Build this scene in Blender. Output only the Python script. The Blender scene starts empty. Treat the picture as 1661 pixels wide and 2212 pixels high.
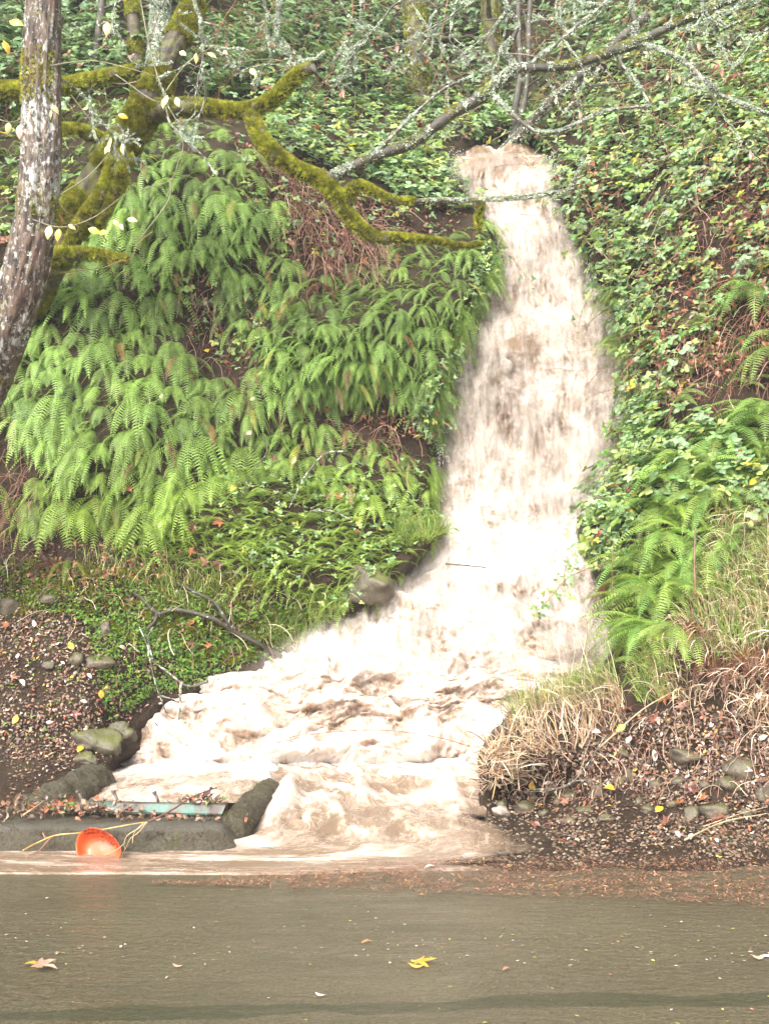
import bpy, math, random
import numpy as np
from mathutils import Vector, Matrix, Euler
random.seed(7); R = np.random.RandomState(11)
sc = bpy.context.scene
# ------------------------------------------------------------------ camera, world, sun, exposure
PW, PH, FP = 1661.0, 2212.0, 2400.0          # picture units used for measuring the photograph
PITCH = math.radians(6.04); CAMZ = 1.6
cam_d = bpy.data.cameras.new('camera'); cam = bpy.data.objects.new('camera', cam_d)
sc.collection.objects.link(cam); sc.camera = cam
cam.location = (0, 0, CAMZ); cam.rotation_euler = (math.radians(90) + PITCH, 0, 0)
cam_d.sensor_fit = 'HORIZONTAL'; cam_d.sensor_width = 36; cam_d.lens = 36 * FP / PW
cam_d.clip_start = 0.05; cam_d.clip_end = 500
w = bpy.data.worlds.new('World'); sc.world = w; w.use_nodes = True
nt = w.node_tree; bg = nt.nodes['Background']
sky = nt.nodes.new('ShaderNodeTexSky'); sky.sky_type = 'NISHITA'; sky.sun_disc = False
SUN_EL, SUN_AZ = math.radians(38), math.radians(205)
sky.sun_elevation = SUN_EL; sky.sun_rotation = SUN_AZ; sky.dust_density = 4; sky.air_density = 1.2
hs = nt.nodes.new('ShaderNodeHueSaturation'); hs.inputs['Saturation'].default_value = 0.06
nt.links.new(sky.outputs[0], hs.inputs['Color']); nt.links.new(hs.outputs[0], bg.inputs[0])
bg.inputs[1].default_value = 0.15
sl = bpy.data.lights.new('sun', 'SUN'); sl.energy = 1.5; sl.angle = math.radians(30); sl.color = (1, .96, .9)
sun = bpy.data.objects.new('sun', sl); sc.collection.objects.link(sun)
sd = Vector((math.sin(SUN_AZ) * math.cos(SUN_EL), math.cos(SUN_AZ) * math.cos(SUN_EL), math.sin(SUN_EL)))
sun.rotation_euler = sd.to_track_quat('Z', 'Y').to_euler()
sc.view_settings.view_transform = 'Standard'; sc.view_settings.look = 'None'
sc.view_settings.exposure = 1.65; sc.view_settings.gamma = 1
# ------------------------------------------------------------------ helpers
def _h(ix, iy, iz, s):
    n = (ix * 374761393 + iy * 668265263 + iz * 2147483647 + s * 974634777) & 0xffffffff
    n = ((n ^ (n >> 13)) * 1274126177) & 0xffffffff
    return ((n ^ (n >> 16)) & 0xffffff) / float(0xffffff)
def vn(x, y, z=0.0, s=0):
    x, y, z = np.broadcast_arrays(np.asarray(x, float), np.asarray(y, float), np.asarray(z, float))
    fx, fy, fz = np.floor(x), np.floor(y), np.floor(z)
    ix, iy, iz = fx.astype(np.int64), fy.astype(np.int64), fz.astype(np.int64)
    a, b, c = x - fx, y - fy, z - fz
    a = a*a*(3-2*a); b = b*b*(3-2*b); c = c*c*(3-2*c)
    def L(p, q, t): return p + (q - p) * t
    g = lambda i, j, k: _h(ix+i, iy+j, iz+k, s)
    return L(L(L(g(0,0,0), g(1,0,0), a), L(g(0,1,0), g(1,1,0), a), b), L(L(g(0,0,1), g(1,0,1), a), L(g(0,1,1), g(1,1,1), a), b), c) * 2 - 1
def fbm(x, y, z=0.0, o=4, s=0, g=.5):
    r = 0; a = 1.; f = 1.
    for k in range(o):
        r = r + a * vn(x*f+k*7.3, y*f+k*3.1, z*f+k*5.7, s+k); a *= g; f *= 2.03
    return r
def sst(a, b, x):
    t = np.clip((x - a) / (b - a), 0, 1); return t*t*(3-2*t)
CP, SP = math.cos(PITCH), math.sin(PITCH)
def rayd(u, v):
    xc = (np.asarray(u, float) - PW/2) / FP; zc = (PH/2 - np.asarray(v, float)) / FP
    return np.stack(np.broadcast_arrays(xc, CP - zc*SP, SP + zc*CP), -1)
def at(u, v, Y):                              # the world point seen at (u, v) of the photo at ground distance Y
    d = rayd(u, v); Y = np.asarray(Y, float)
    return np.array([0, 0, CAMZ]) + d * (Y / d[..., 1])[..., None]
def onz(u, v, z):                             # ... at height z
    d = rayd(u, v); t = (np.asarray(z, float) - CAMZ) / d[..., 2]
    return np.array([0, 0, CAMZ]) + d * t[..., None]
def Yz(u, v, z): return float(onz(u, v, z)[1])
def mesh(name, V, F, mat=None, parent=None, smooth=True, col=None, uv=None, attrs=None, link=True):
    V = np.asarray(V, np.float32).reshape(-1, 3)
    me = bpy.data.meshes.new(name)
    Fs = F if isinstance(F, list) and len(F) and isinstance(F[0], np.ndarray) and F[0].ndim == 2 else [np.asarray(F, np.int32)]
    loops = np.concatenate([f.ravel() for f in Fs]).astype(np.int32)
    tot = np.concatenate([np.full(len(f), f.shape[1]) for f in Fs]).astype(np.int32)
    st = np.concatenate([[0], np.cumsum(tot)[:-1]]).astype(np.int32)
    me.vertices.add(len(V)); me.loops.add(len(loops)); me.polygons.add(len(tot))
    me.vertices.foreach_set('co', V.ravel()); me.loops.foreach_set('vertex_index', loops)
    me.polygons.foreach_set('loop_start', st)
    me.polygons.foreach_set('use_smooth', np.full(len(tot), smooth))
    me.update(calc_edges=True); me.validate()
    if col is not None:
        a = me.color_attributes.new('tint', 'FLOAT_COLOR', 'POINT')
        c = np.ones((len(V), 4), np.float32); c[:, :3] = col; a.data.foreach_set('color', c.ravel())
    if uv is not None:
        a = me.attributes.new('flow', 'FLOAT_VECTOR', 'POINT')
        c = np.zeros((len(V), 3), np.float32); c[:, :2] = uv; a.data.foreach_set('vector', c.ravel())
    if attrs:
        for k, x in attrs.items():
            a = me.attributes.new(k, 'FLOAT', 'POINT'); a.data.foreach_set('value', np.asarray(x, np.float32).ravel())
    if mat: me.materials.append(mat)
    if not link: return me
    return obj(name, me, parent)
def obj(name, me, parent=None):
    o = bpy.data.objects.new(name, me); sc.collection.objects.link(o)
    if parent: o.parent = parent
    return o
def tag(o, label=None, cat=None, group=None, kind=None):
    if label: o['label'] = label
    if cat: o['category'] = cat
    if group: o['group'] = group
    if kind: o['kind'] = kind
    return o
def empty(name, loc=(0, 0, 0)):
    o = bpy.data.objects.new(name, None); sc.collection.objects.link(o); o.location = loc; o.empty_display_size = .1
    return o
def gridf(n, m):
    i, j = np.meshgrid(np.arange(n-1), np.arange(m-1), indexing='ij'); a = (i*m + j).ravel()
    return np.stack([a, a+1, a+m+1, a+m], 1)
# templates are (V, F) lists; F is a list of int arrays (tri and/or quad)
def join(parts):
    Vs, T, Q, n = [], [], [], 0
    for V, F in parts:
        V = np.asarray(V, float); Vs.append(V)
        for f in (F if isinstance(F, list) else [F]):
            f = np.asarray(f, int)
            if len(f): (T if f.shape[1] == 3 else Q).append(f + n)
        n += len(V)
    F = []
    if T: F.append(np.concatenate(T))
    if Q: F.append(np.concatenate(Q))
    return np.concatenate(Vs), F
def scatter(tpl, P, B, S, tint, R=R, pick=None):
    """many copies of a few templates in one mesh; B (N,3,3) columns are the local axes"""
    N = len(P); pick = R.randint(0, len(tpl), N) if pick is None else pick
    Vs, Fs, C, n = [], {3: [], 4: []}, [], 0
    for k, (tv, tf) in enumerate(tpl):
        i = np.where(pick == k)[0]
        if not len(i): continue
        W = np.einsum('nij,vj->nvi', B[i], tv) * S[i][:, None, None] + P[i][:, None, :]
        Vs.append(W.reshape(-1, 3)); C.append(np.repeat(tint[i], len(tv), 0))
        for f in (tf if isinstance(tf, list) else [tf]):
            G = f[None] + (np.arange(len(i)) * len(tv))[:, None, None] + n
            Fs[f.shape[1]].append(G.reshape(-1, f.shape[1]))
        n += len(i) * len(tv)
    F = [np.concatenate(Fs[k]) for k in (3, 4) if Fs[k]]
    return np.concatenate(Vs), F, np.concatenate(C)
def nrm(a): return a / np.maximum(np.linalg.norm(a, axis=-1, keepdims=True), 1e-9)
def basis(Z, ang=None, hint=None):
    """frames with local z along Z and local x turned by ang about it (x starts along hint)"""
    Z = nrm(Z); h = np.array([0, 0, 1.]) if hint is None else hint
    X = np.cross(np.broadcast_to(h, Z.shape), Z); bad = np.linalg.norm(X, axis=-1) < 1e-3; X[bad] = [1, 0, 0]
    X = nrm(X); Y = np.cross(Z, X)
    if ang is not None:
        c, s = np.cos(ang)[:, None], np.sin(ang)[:, None]; X, Y = X*c + Y*s, Y*c - X*s
    return np.stack([X, Y, Z], -1)
def catmull(P, n):
    P = np.asarray(P, float); Q = np.vstack([2*P[0]-P[1], P, 2*P[-1]-P[-2]]); out = []
    for i in range(len(P)-1):
        a, b, c, d = Q[i:i+4]; t = np.linspace(0, 1, n, endpoint=False)[:, None]
        out.append(.5*((2*b) + (c-a)*t + (2*a-5*b+4*c-d)*t*t + (3*b-a-3*c+d)*t**3))
    return np.vstack(out + [P[-1:]])
def tube(path, rad, k=10, rough=0., fr=6., seed=0, cap=True):
    path = np.asarray(path, float); n = len(path); rad = np.broadcast_to(rad, (n,))
    T = nrm(np.gradient(path, axis=0)); N = np.zeros((n, 3)); a = np.cross(T[0], [0.2, .9, .1]); N[0] = nrm(a)
    for i in range(1, n): N[i] = nrm(N[i-1] - T[i]*np.dot(N[i-1], T[i]))
    Bn = np.cross(T, N); th = np.linspace(0, 2*np.pi, k, endpoint=False)
    D = N[:, None]*np.cos(th)[None, :, None] + Bn[:, None]*np.sin(th)[None, :, None]
    V = path[:, None] + D*rad[:, None, None]
    if rough:
        V = V + D*(fbm(V[..., 0]*fr, V[..., 1]*fr, V[..., 2]*fr*.5, 3, seed)*rad[:, None]*rough)[..., None]
    F = []
    i, j = np.meshgrid(np.arange(n-1), np.arange(k), indexing='ij')
    q = np.stack([i*k+j, i*k+(j+1) % k, (i+1)*k+(j+1) % k, (i+1)*k+j], -1).reshape(-1, 4)
    V = V.reshape(-1, 3); Fl = [q]
    if cap:
        V = np.vstack([V, path[0], path[-1]]); a = np.arange(k)
        Fl.append(np.vstack([np.stack([np.full(k, n*k), (a+1) % k, a], 1), np.stack([np.full(k, n*k+1), (n-1)*k+a, (n-1)*k+(a+1) % k], 1)]))
    return V, Fl
# ------------------------------------------------------------------ materials
def M(name):
    m = bpy.data.materials.new(name); m.use_nodes = True; t = m.node_tree; b = t.nodes['Principled BSDF']
    return m, t, b
def nd(t, typ, **kw):
    n = t.nodes.new(typ)
    for k, v in kw.items():
        if k.startswith('i_'): n.inputs[int(k[2:]) if k[2:].isdigit() else k[2:].replace('_', ' ')].default_value = v
        else: setattr(n, k, v)
    return n
def noise(t, scale, detail=4, vec=None, rough=.55, dist=0.):
    n = nd(t, 'ShaderNodeTexNoise'); n.inputs['Scale'].default_value = scale; n.inputs['Detail'].default_value = detail
    n.inputs['Roughness'].default_value = rough; n.inputs['Distortion'].default_value = dist
    if vec is not None: t.links.new(vec, n.inputs['Vector'])
    return n.outputs['Fac']
def ramp(t, fac, stops, interp='LINEAR'):
    r = nd(t, 'ShaderNodeValToRGB'); r.color_ramp.interpolation = interp; e = r.color_ramp.elements
    while len(e) < len(stops): e.new(.5)
    for el, (p, c) in zip(e, stops):
        el.position = p; el.color = (*c, 1) if not np.isscalar(c) else (c, c, c, 1)
    t.links.new(fac, r.inputs[0]); return r.outputs[0]
def mixc(t, fac, a, b, mode='MIX'):
    n = nd(t, 'ShaderNodeMix', data_type='RGBA', blend_type=mode)
    for i, x in ((0, fac), (6, a), (7, b)):
        if hasattr(x, 'default_value'): t.links.new(x, n.inputs[i])
        else: n.inputs[i].default_value = x if i == 0 else (*x, 1)
    return n.outputs[2]
def math_(t, op, a, b=0., c=None):
    n = nd(t, 'ShaderNodeMath', operation=op)
    for i, x in enumerate((a, b) if c is None else (a, b, c)):
        if hasattr(x, 'default_value'): t.links.new(x, n.inputs[i])
        else: n.inputs[i].default_value = x
    return n.outputs[0]
def bump(t, b, h, dist=.01, st=1.):
    n = nd(t, 'ShaderNodeBump'); n.inputs['Distance'].default_value = dist; n.inputs['Strength'].default_value = st
    t.links.new(h, n.inputs['Height']); t.links.new(n.outputs[0], b.inputs['Normal'])
def pos(t, scale=(1, 1, 1)):
    g = nd(t, 'ShaderNodeTexCoord'); mp = nd(t, 'ShaderNodeMapping'); mp.inputs['Scale'].default_value = scale
    t.links.new(g.outputs['Object'], mp.inputs[0]); return mp.outputs[0]
def leaf_mat(name, rough=.4, trans=.35, src='tint', base=None, spec=.5, var=.35):
    m, t, b = M(name)
    if src == 'tint': c = nd(t, 'ShaderNodeAttribute', attribute_name='tint').outputs['Color']
    elif src == 'obj': c = nd(t, 'ShaderNodeObjectInfo').outputs['Color']
    else: c = nd(t, 'ShaderNodeRGB').outputs[0]; c.default_value = (*base, 1)
    geo = nd(t, 'ShaderNodeNewGeometry')
    n = noise(t, 9, 3, geo.outputs['Position'])
    k = ramp(t, n, [(.3, 1-var), (.7, 1+var)])
    c2 = mixc(t, 1., c, k, 'MULTIPLY')
    t.links.new(c2, b.inputs['Base Color']); b.inputs['Roughness'].default_value = rough
    b.inputs['Specular IOR Level'].default_value = spec
    if trans:
        tr = nd(t, 'ShaderNodeBsdfTranslucent'); mx = nd(t, 'ShaderNodeMixShader'); mx.inputs[0].default_value = trans
        hh = nd(t, 'ShaderNodeHueSaturation'); hh.inputs['Value'].default_value = 1.5; t.links.new(c2, hh.inputs['Color']); t.links.new(hh.outputs[0], tr.inputs[0])
        t.links.new(b.outputs[0], mx.inputs[1]); t.links.new(tr.outputs[0], mx.inputs[2])
        t.links.new(mx.outputs[0], t.nodes['Material Output'].inputs[0])
    return m
M_leaf = leaf_mat('wet_leaf', .38, .3); M_fern = leaf_mat('fern_leaf', .5, .35, 'obj'); M_fernT = leaf_mat('fern_leaf_scattered', .5, .35)
M_dry = leaf_mat('dry_plant', .7, .25, spec=.25); M_stem = leaf_mat('stem', .6, 0, spec=.3); M_litter = leaf_mat('wet_litter', .35, .1, spec=.5)
M_moss = leaf_mat('moss', .85, .3, spec=.1); M_lich = leaf_mat('lichen', .9, .1, spec=.1)
def soil_mat():
    m, t, b = M('bank_soil'); p = pos(t)
    a = noise(t, 2.2, 6, p, .65); c = ramp(t, a, [(.3, (.009, .006, .004)), (.5, (.034, .022, .013)), (.6, (.045, .031, .017)), (.72, (.035, .045, .012))])
    f = noise(t, 45, 5, p, .7); c = mixc(t, ramp(t, f, [(.45, 0.), (.62, .6)]), c, (.075, .045, .03))
    t.links.new(c, b.inputs['Base Color']); b.inputs['Roughness'].default_value = .7; b.inputs['Specular IOR Level'].default_value = .15
    bump(t, b, noise(t, 30, 6, p, .7), .04); return m
M_soil = soil_mat()
def water_mat(name, shallow=False):
    m, t, b = M(name)
    fl = nd(t, 'ShaderNodeAttribute', attribute_name='flow').outputs['Vector']
    fo = nd(t, 'ShaderNodeAttribute', attribute_name='foam').outputs['Fac']
    mp = nd(t, 'ShaderNodeMapping'); mp.inputs['Scale'].default_value = (9, 2.6, 1); t.links.new(fl, mp.inputs[0])
    n1 = noise(t, 1, 6, mp.outputs[0], .6, .6)
    mp2 = nd(t, 'ShaderNodeMapping'); mp2.inputs['Scale'].default_value = (38, 5, 1); t.links.new(fl, mp2.inputs[0])
    n2 = noise(t, 1, 4, mp2.outputs[0], .6, .3)
    mp0 = nd(t, 'ShaderNodeMapping'); mp0.inputs['Scale'].default_value = (2.4, 1.9, 1); t.links.new(fl, mp0.inputs[0])
    n0 = noise(t, 1, 5, mp0.outputs[0], .55, 1.1)
    s = math_(t, 'ADD', math_(t, 'MULTIPLY', math_(t, 'SUBTRACT', n1, .5), .8), math_(t, 'MULTIPLY', math_(t, 'SUBTRACT', n2, .5), .3))
    s = math_(t, 'ADD', s, math_(t, 'MULTIPLY', math_(t, 'SUBTRACT', n0, .5), 1.5))
    mp3 = nd(t, 'ShaderNodeMapping'); mp3.inputs['Scale'].default_value = (5, 3.2, 1); t.links.new(fl, mp3.inputs[0])
    ln = math_(t, 'ABSOLUTE', math_(t, 'SUBTRACT', noise(t, 1, 4, mp3.outputs[0], .6, 1.6), .5))
    s = math_(t, 'ADD', math_(t, 'ADD', s, ramp(t, ln, [(.0, .34), (.035, .12), (.09, 0.)])), fo)
    c = ramp(t, s, [(.0, (.19, .13, .088)), (.28, (.27, .195, .14)), (.5, (.385, .29, .228)), (.72, (.5, .41, .345)), (.95, (.6, .555, .505))])
    t.links.new(c, b.inputs['Base Color'])
    t.links.new(ramp(t, s, [(.2, .22), (.7, .65)]), b.inputs['Roughness'])
    if shallow: t.links.new(nd(t, 'ShaderNodeAttribute', attribute_name='opaque').outputs['Fac'], b.inputs['Alpha'])
    b.inputs['Specular IOR Level'].default_value = .4
    b.inputs['Subsurface Weight'].default_value = .8; b.inputs['Subsurface Scale'].default_value = .16; b.inputs['Subsurface Radius'].default_value = (1, .85, .7)
    bump(t, b, math_(t, 'ADD', n1, math_(t, 'MULTIPLY', n2, .5)), .05, .35)
    return m
M_water = water_mat('silty_water')
# ------------------------------------------------------------------ water outline and depth tables (photo units, metres)
WV = np.array([290, 330, 370, 420, 450, 500, 560, 620, 680, 760, 840, 900, 960, 1030, 1100, 1150, 1200, 1250, 1300, 1360, 1420, 1450, 1480, 1530, 1580, 1620, 1650, 1700, 1740])
WL = np.array([1010, 990, 972, 1005, 1038, 1070, 1085, 1060, 1020, 1000, 980, 955, 965, 955, 945, 960, 900, 850, 790, 700, 600, 540, 440, 335, 280, 285, 240, 195, 190])
WR = np.array([1150, 1175, 1198, 1207, 1213, 1228, 1268, 1290, 1315, 1332, 1358, 1356, 1336, 1306, 1270, 1262, 1275, 1310, 1330, 1345, 1340, 1330, 1250, 1130, 1085, 1065, 1055, 1050, 1050])
WYv = [250, 290, 330, 370, 450, 560, 620, 670, 700, 760, 900, 1050, 1110, 1160, 1200, 1260, 1340, 1450, 1500, 1580, 1620, 1650, 1700, 1740]
WY = [17.5, 16, 14.9, 14.5, 14.3, 14.0, 13.95, 13.8, 13.45, 13.25, 13.15, 13.05, 12.9, 12.6, 12.4, 12.2, 11.9, 11.5, 11.3, 11.0, 10.75, Yz(700, 1650, .32), Yz(700, 1700, .24), Yz(700, 1740, .16)]
def wyf(v): return np.interp(v, WYv, WY)
# ------------------------------------------------------------------ terrain: control points (u, v, Y) -> smooth depth
Z = lambda u, v, z: (u, v, Yz(u, v, z))
CTL = [(-1500, -1500, 30), (830, -1500, 34), (3100, -1500, 30), (-600, -500, 19), (300, -400, 20), (830, -500, 23), (1300, -450, 22), (2200, -500, 19),
 (-900, 0, 13.5), (-200, 0, 14.8), (200, 0, 15.6), (500, 0, 16.6), (800, 0, 18.2), (1100, 0, 18.8), (1300, 0, 17.4), (1500, 0, 15.6), (1750, 0, 14.2), (2600, 0, 12),
 (0, 250, 13.8), (250, 250, 13.4), (500, 230, 14.5), (750, 200, 16.3), (1000, 220, 17), (1200, 230, 16), (1400, 250, 14.3), (1700, 250, 12.8),
 (-200, 450, 12.8), (60, 450, 12.9), (300, 330, 12.75), (500, 350, 12.95), (700, 380, 13.6), (850, 380, 14.1), (950, 330, 14.9), (1240, 330, 14.7), (1300, 450, 13.7), (1500, 450, 12.9), (1700, 450, 12.1),
 (200, 600, 12.35), (400, 560, 12.65), (460, 700, 12.75), (600, 600, 12.6), (800, 560, 12.9), (1000, 500, 13.4), (1090, 600, 13.2), (1280, 560, 13.5), (1350, 650, 12.8), (1500, 650, 12.2), (1750, 650, 10.9),
 (0, 800, 12.0), (200, 800, 11.95), (450, 800, 12.3), (600, 750, 12.25), (800, 700, 12.3), (980, 700, 12.7), (1330, 800, 12.6), (1450, 800, 11.8), (1600, 800, 11.1), (1800, 850, 10.2),
 (100, 1000, 11.85), (350, 950, 11.65), (550, 950, 12.1), (750, 900, 12.55), (900, 950, 12.6), (1340, 950, 12.0), (1450, 1000, 11.1), (1600, 1000, 10.5),
 (-100, 1150, 11.9), (150, 1130, 11.9), (400, 1100, 11.7), (600, 1050, 11.95), (800, 1050, 12.1), (930, 1090, 12.35), (1300, 1100, 11.3), (1420, 1150, 10.6), (1600, 1200, 9.9), (1850, 1100, 9.2),
 (100, 1230, 11.5), (400, 1250, 11.35), (700, 1200, 11.6), (900, 1170, 11.9), (980, 1180, 11.95), (850, 1250, 11.75), (1330, 1250, 10.9), (1500, 1300, 9.8),
 (-700, 1200, 11.5), (0, 1400, 11.0), (250, 1400, 11.1), (550, 1350, 11.5), (0, 1550, 10.5), (200, 1550, 10.75), (255, 1590, 10.85), (225, 1645, 10.4), (340, 1500, 11.2), (430, 1465, 11.35), (590, 1405, 11.6), (700, 1345, 11.75), (-600, 1550, 10.3), Z(0, 1640, .42), Z(150, 1640, .42), Z(0, 1690, .26), Z(140, 1700, .25), Z(-600, 1680, .3),
 (1340, 1400, 10.3), (1350, 1500, 9.75), (1450, 1450, 9.5), (1650, 1450, 9.2), (1900, 1400, 8.8), (1110, 1560, 10.2), (1200, 1520, 10.3), (1060, 1650, 9.9), (1200, 1640, 9.6), (1450, 1600, 9.3), (1650, 1600, 9.05), Z(1650, 1700, .36), Z(1400, 1700, .3), Z(1200, 1720, .16), Z(1100, 1740, .06),
 Z(1200, 1790, .03), Z(1450, 1790, .09), Z(1661, 1790, .11), Z(1300, 1840, .0), Z(1500, 1860, -.0), Z(1800, 1870, -.0), Z(2600, 1860, .0), Z(2600, 1700, .35), (2400, 1400, 8.6), Z(3100, 1000, 3.4), Z(-1500, 900, 3.6),
 Z(1400, 1950, -.12), Z(800, 1960, -.14), Z(0, 1960, -.14), Z(-1400, 1950, -.14), Z(2900, 1960, -.14), Z(0, 1830, -.06), Z(-1400, 1780, -.02), Z(400, 1830, -.06), Z(1000, 1850, -.02), Z(1100, 1800, .0), Z(1160, 1850, -.005), Z(700, 1780, -.05)]
C = np.array(CTL, float); cu, cv = C[:, 0]/100, C[:, 1]/100
K = np.sqrt((cu[:, None]-cu)**2 + (cv[:, None]-cv)**2 + .5)
Wt = np.linalg.solve(K + np.eye(len(C))*.02, 1/C[:, 2] - .07)      # 1/Y is the field a plane keeps straight
AU = np.concatenate([np.arange(-1500, -250, 50), np.arange(-250, 1920, 6), np.arange(1920, 3101, 50)]).astype(float)
AV = np.concatenate([np.arange(-1600, -120, 40), np.arange(-120, 1961, 6)]).astype(float)
GU, GV = np.meshgrid(AU, AV, indexing='ij')
q = np.zeros_like(GU)
for i in range(len(C)): q += Wt[i]*np.sqrt((GU/100-cu[i])**2 + (GV/100-cv[i])**2 + .5)
GY = 1/np.clip(q + .07, .022, .2)
# channel: inside the outline the bed lies behind the water
wl, wr = np.interp(GV, WV, WL), np.interp(GV, WV, WR)
jit = fbm(GU/60, GV/60, 0, 3, 5)*9
ins = (np.minimum(GU - wl + jit, wr - GU + jit) + 16*sst(1220, 1100, GV) + 16*sst(1180, 1060, GV)*sst(560, 680, GV)) * sst(285, 330, GV)*(1-sst(1690, 1730, GV))
bed = wyf(GV) + .1 + .4*np.maximum(sst(1230, 1120, GV), sst(10, 80, ins))
mk = sst(-4, 34, ins)
GY = GY*(1-mk) + np.maximum(bed, GY)*mk
# a sheet of ground below the pool's spill and the street
P0 = at(GU, GV, GY)
am = .02 + .16*sst(.15, 1.4, P0[..., 2])*(1 - .6*mk)
GY = GY + (fbm(P0[..., 0]*1.4, P0[..., 2]*1.4, P0[..., 1]*.6, 5, 21) * am)
GP = at(GU, GV, GY)
GP[..., 2] -= .3*sst(560, 620, GU)*sst(1060, 1010, GU)*sst(1650, 1690, GV)*sst(1800, 1750, GV)
GP[..., 2] -= .035*sst(780, 860, GU)*sst(1120, 1060, GU)*sst(1780, 1800, GV)*sst(1880, 1850, GV)
GN = np.cross(np.gradient(GP, axis=0), np.gradient(GP, axis=1)); GN = nrm(GN); GN *= np.sign(-(GN*(GP-np.array([0, 0, CAMZ]))).sum(-1))[..., None]
def _bil(A, u, v):
    u = np.clip(u, AU[0], AU[-1]-1e-3); v = np.clip(v, AV[0], AV[-1]-1e-3)
    i = np.searchsorted(AU, u, 'right')-1; j = np.searchsorted(AV, v, 'right')-1
    a = ((u-AU[i])/(AU[i+1]-AU[i]))[..., None]; b = ((v-AV[j])/(AV[j+1]-AV[j]))[..., None]
    return A[i, j]*(1-a)*(1-b) + A[i+1, j]*a*(1-b) + A[i, j+1]*(1-a)*b + A[i+1, j+1]*a*b
def G(u, v): return _bil(GP, np.asarray(u, float), np.asarray(v, float))
def N(u, v): return nrm(_bil(GN, np.asarray(u, float), np.asarray(v, float)))
def mpp(p): return p[..., 1]/FP                 # metres covered by one photo unit at a point
hill = mesh('hillside', GP.reshape(-1, 3), gridf(*GU.shape), M_soil); tag(hill, kind='structure')
# ------------------------------------------------------------------ road
def road_mat():
    m, t, b = M('wet_asphalt'); p = pos(t)
    a = noise(t, .9, 5, p, .6); f = noise(t, 55, 4, p, .75); f2 = noise(t, 200, 2, p, .6)
    c = ramp(t, a, [(.3, (.085, .069, .04)), (.7, (.145, .116, .07))])
    c = mixc(t, ramp(t, f, [(.36, .0), (.5, .5), (.64, 1.)]), (.028, .026, .014), c)
    c = mixc(t, ramp(t, f2, [(.58, 0.), (.7, .8)]), c, (.3, .27, .2))
    ps = pos(t, (1, 1, 1)); sx = nd(t, 'ShaderNodeSeparateXYZ'); t.links.new(ps, sx.inputs[0])
    wv = math_(t, 'MULTIPLY', math_(t, 'SUBTRACT', noise(t, .8, 3, p), .5), .35)
    dy = math_(t, 'ABSOLUTE', math_(t, 'SUBTRACT', math_(t, 'ADD', sx.outputs[1], wv), math_(t, 'ADD', math_(t, 'MULTIPLY', sx.outputs[0], .06), 4.93)))
    wd = math_(t, 'ADD', .0, math_(t, 'MULTIPLY', noise(t, 1.1, 2, p), .2))
    k = math_(t, 'MULTIPLY', math_(t, 'LESS_THAN', math_(t, 'ADD', dy, math_(t, 'MULTIPLY', f, .05)), wd), .6)
    c = mixc(t, k, c, (.022, .028, .014))
    b.inputs['Specular IOR Level'].default_value = .35
    t.links.new(c, b.inputs['Base Color'])
    r = noise(t, 2.5, 4, pos(t, (.6, 2.5, 1)), .6); t.links.new(ramp(t, r, [(.35, .27), (.65, .5)]), b.inputs['Roughness'])
    h = math_(t, 'ADD', math_(t, 'MULTIPLY', f, .25), noise(t, 9, 4, pos(t, (1, 2.2, 1)), .55))
    bump(t, b, h, .022, .8); return m
M_road = road_mat()
xs = np.linspace(-30, 30, 241); ys = np.concatenate([np.linspace(-8, 3, 12), np.linspace(3.2, 8.0, 97)])
X, Yy = np.meshgrid(xs, ys, indexing='ij')
edge = 7.62 + .03*vn(X*1.3, 0, 0, 3)
Zr = np.where(Yy > edge-.02, -.05*sst(0, .12, Yy-edge+.02), 0) + .004*fbm(X*.7, Yy*.7, 0, 2, 9)
rd = mesh('road', np.stack([X, Yy, Zr], -1).reshape(-1, 3), gridf(*X.shape)[:, ::-1], M_road); tag(rd, kind='structure')
# ------------------------------------------------------------------ the torrent (one sheet from the lip of the fall to the pool behind the kerb)
nv, nu = 760, 230
vv = np.linspace(292, 1735, nv); ss = np.linspace(-.03, 1.03, nu); VV, S_ = np.meshgrid(vv, ss, indexing='ij')
L_, R_ = np.interp(VV, WV, WL), np.interp(VV, WV, WR)
top = sst(345, 295, VV)
UU = L_ + (R_-L_)*S_ + fbm(VV/26, S_*0+2, 0, 4, 31)*5*(1-S_) + fbm(VV/26, S_*0+9, 0, 4, 32)*5*S_
Y0 = wyf(VV)
cen = at((L_[:, 110:111]+R_[:, 110:111])/2, VV[:, :1], Y0[:, :1]).reshape(-1, 3)
dist = np.concatenate([[0], np.cumsum(np.linalg.norm(np.diff(cen, axis=0), axis=1))])
FD = np.broadcast_to(dist[:, None], VV.shape); P0 = at(UU, VV, Y0)
FX = P0[..., 0] - np.interp(VV, vv, cen[:, 0])*0
steep = sst(1180, 1060, VV)                    # the falling part
pool = sst(1625, 1680, VV)
# warp for a natural tumble
wk = .35+.65*(1-steep); wx = fbm(FX*.9, FD*.9, 0, 3, 41)*.35*wk; wy = fbm(FX*.9+9, FD*.9, 0, 3, 42)*.45*wk
st1 = fbm((FX+wx)*3.2, (FD+wy)*1.0, 0, 5, 43, .55)
lump = 1-2*np.abs(fbm((FX+wx)*1.5, (FD+wy)*1.7, 0, 5, 44, .5)); lump2 = fbm((FX+wx)*4.5, (FD+wy)*3.0, 0, 4, 45, .55)
casc = (1-steep)*(1-pool)
d = steep*(.10*st1 + .05*lump + .025*lump2) + casc*(.1*lump + .07*lump2 + .022*(1-2*np.abs(fbm((FX+wx)*11, (FD+wy)*9, 0, 3, 47)))) + pool*(.03*lump + .02*lump2)
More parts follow.
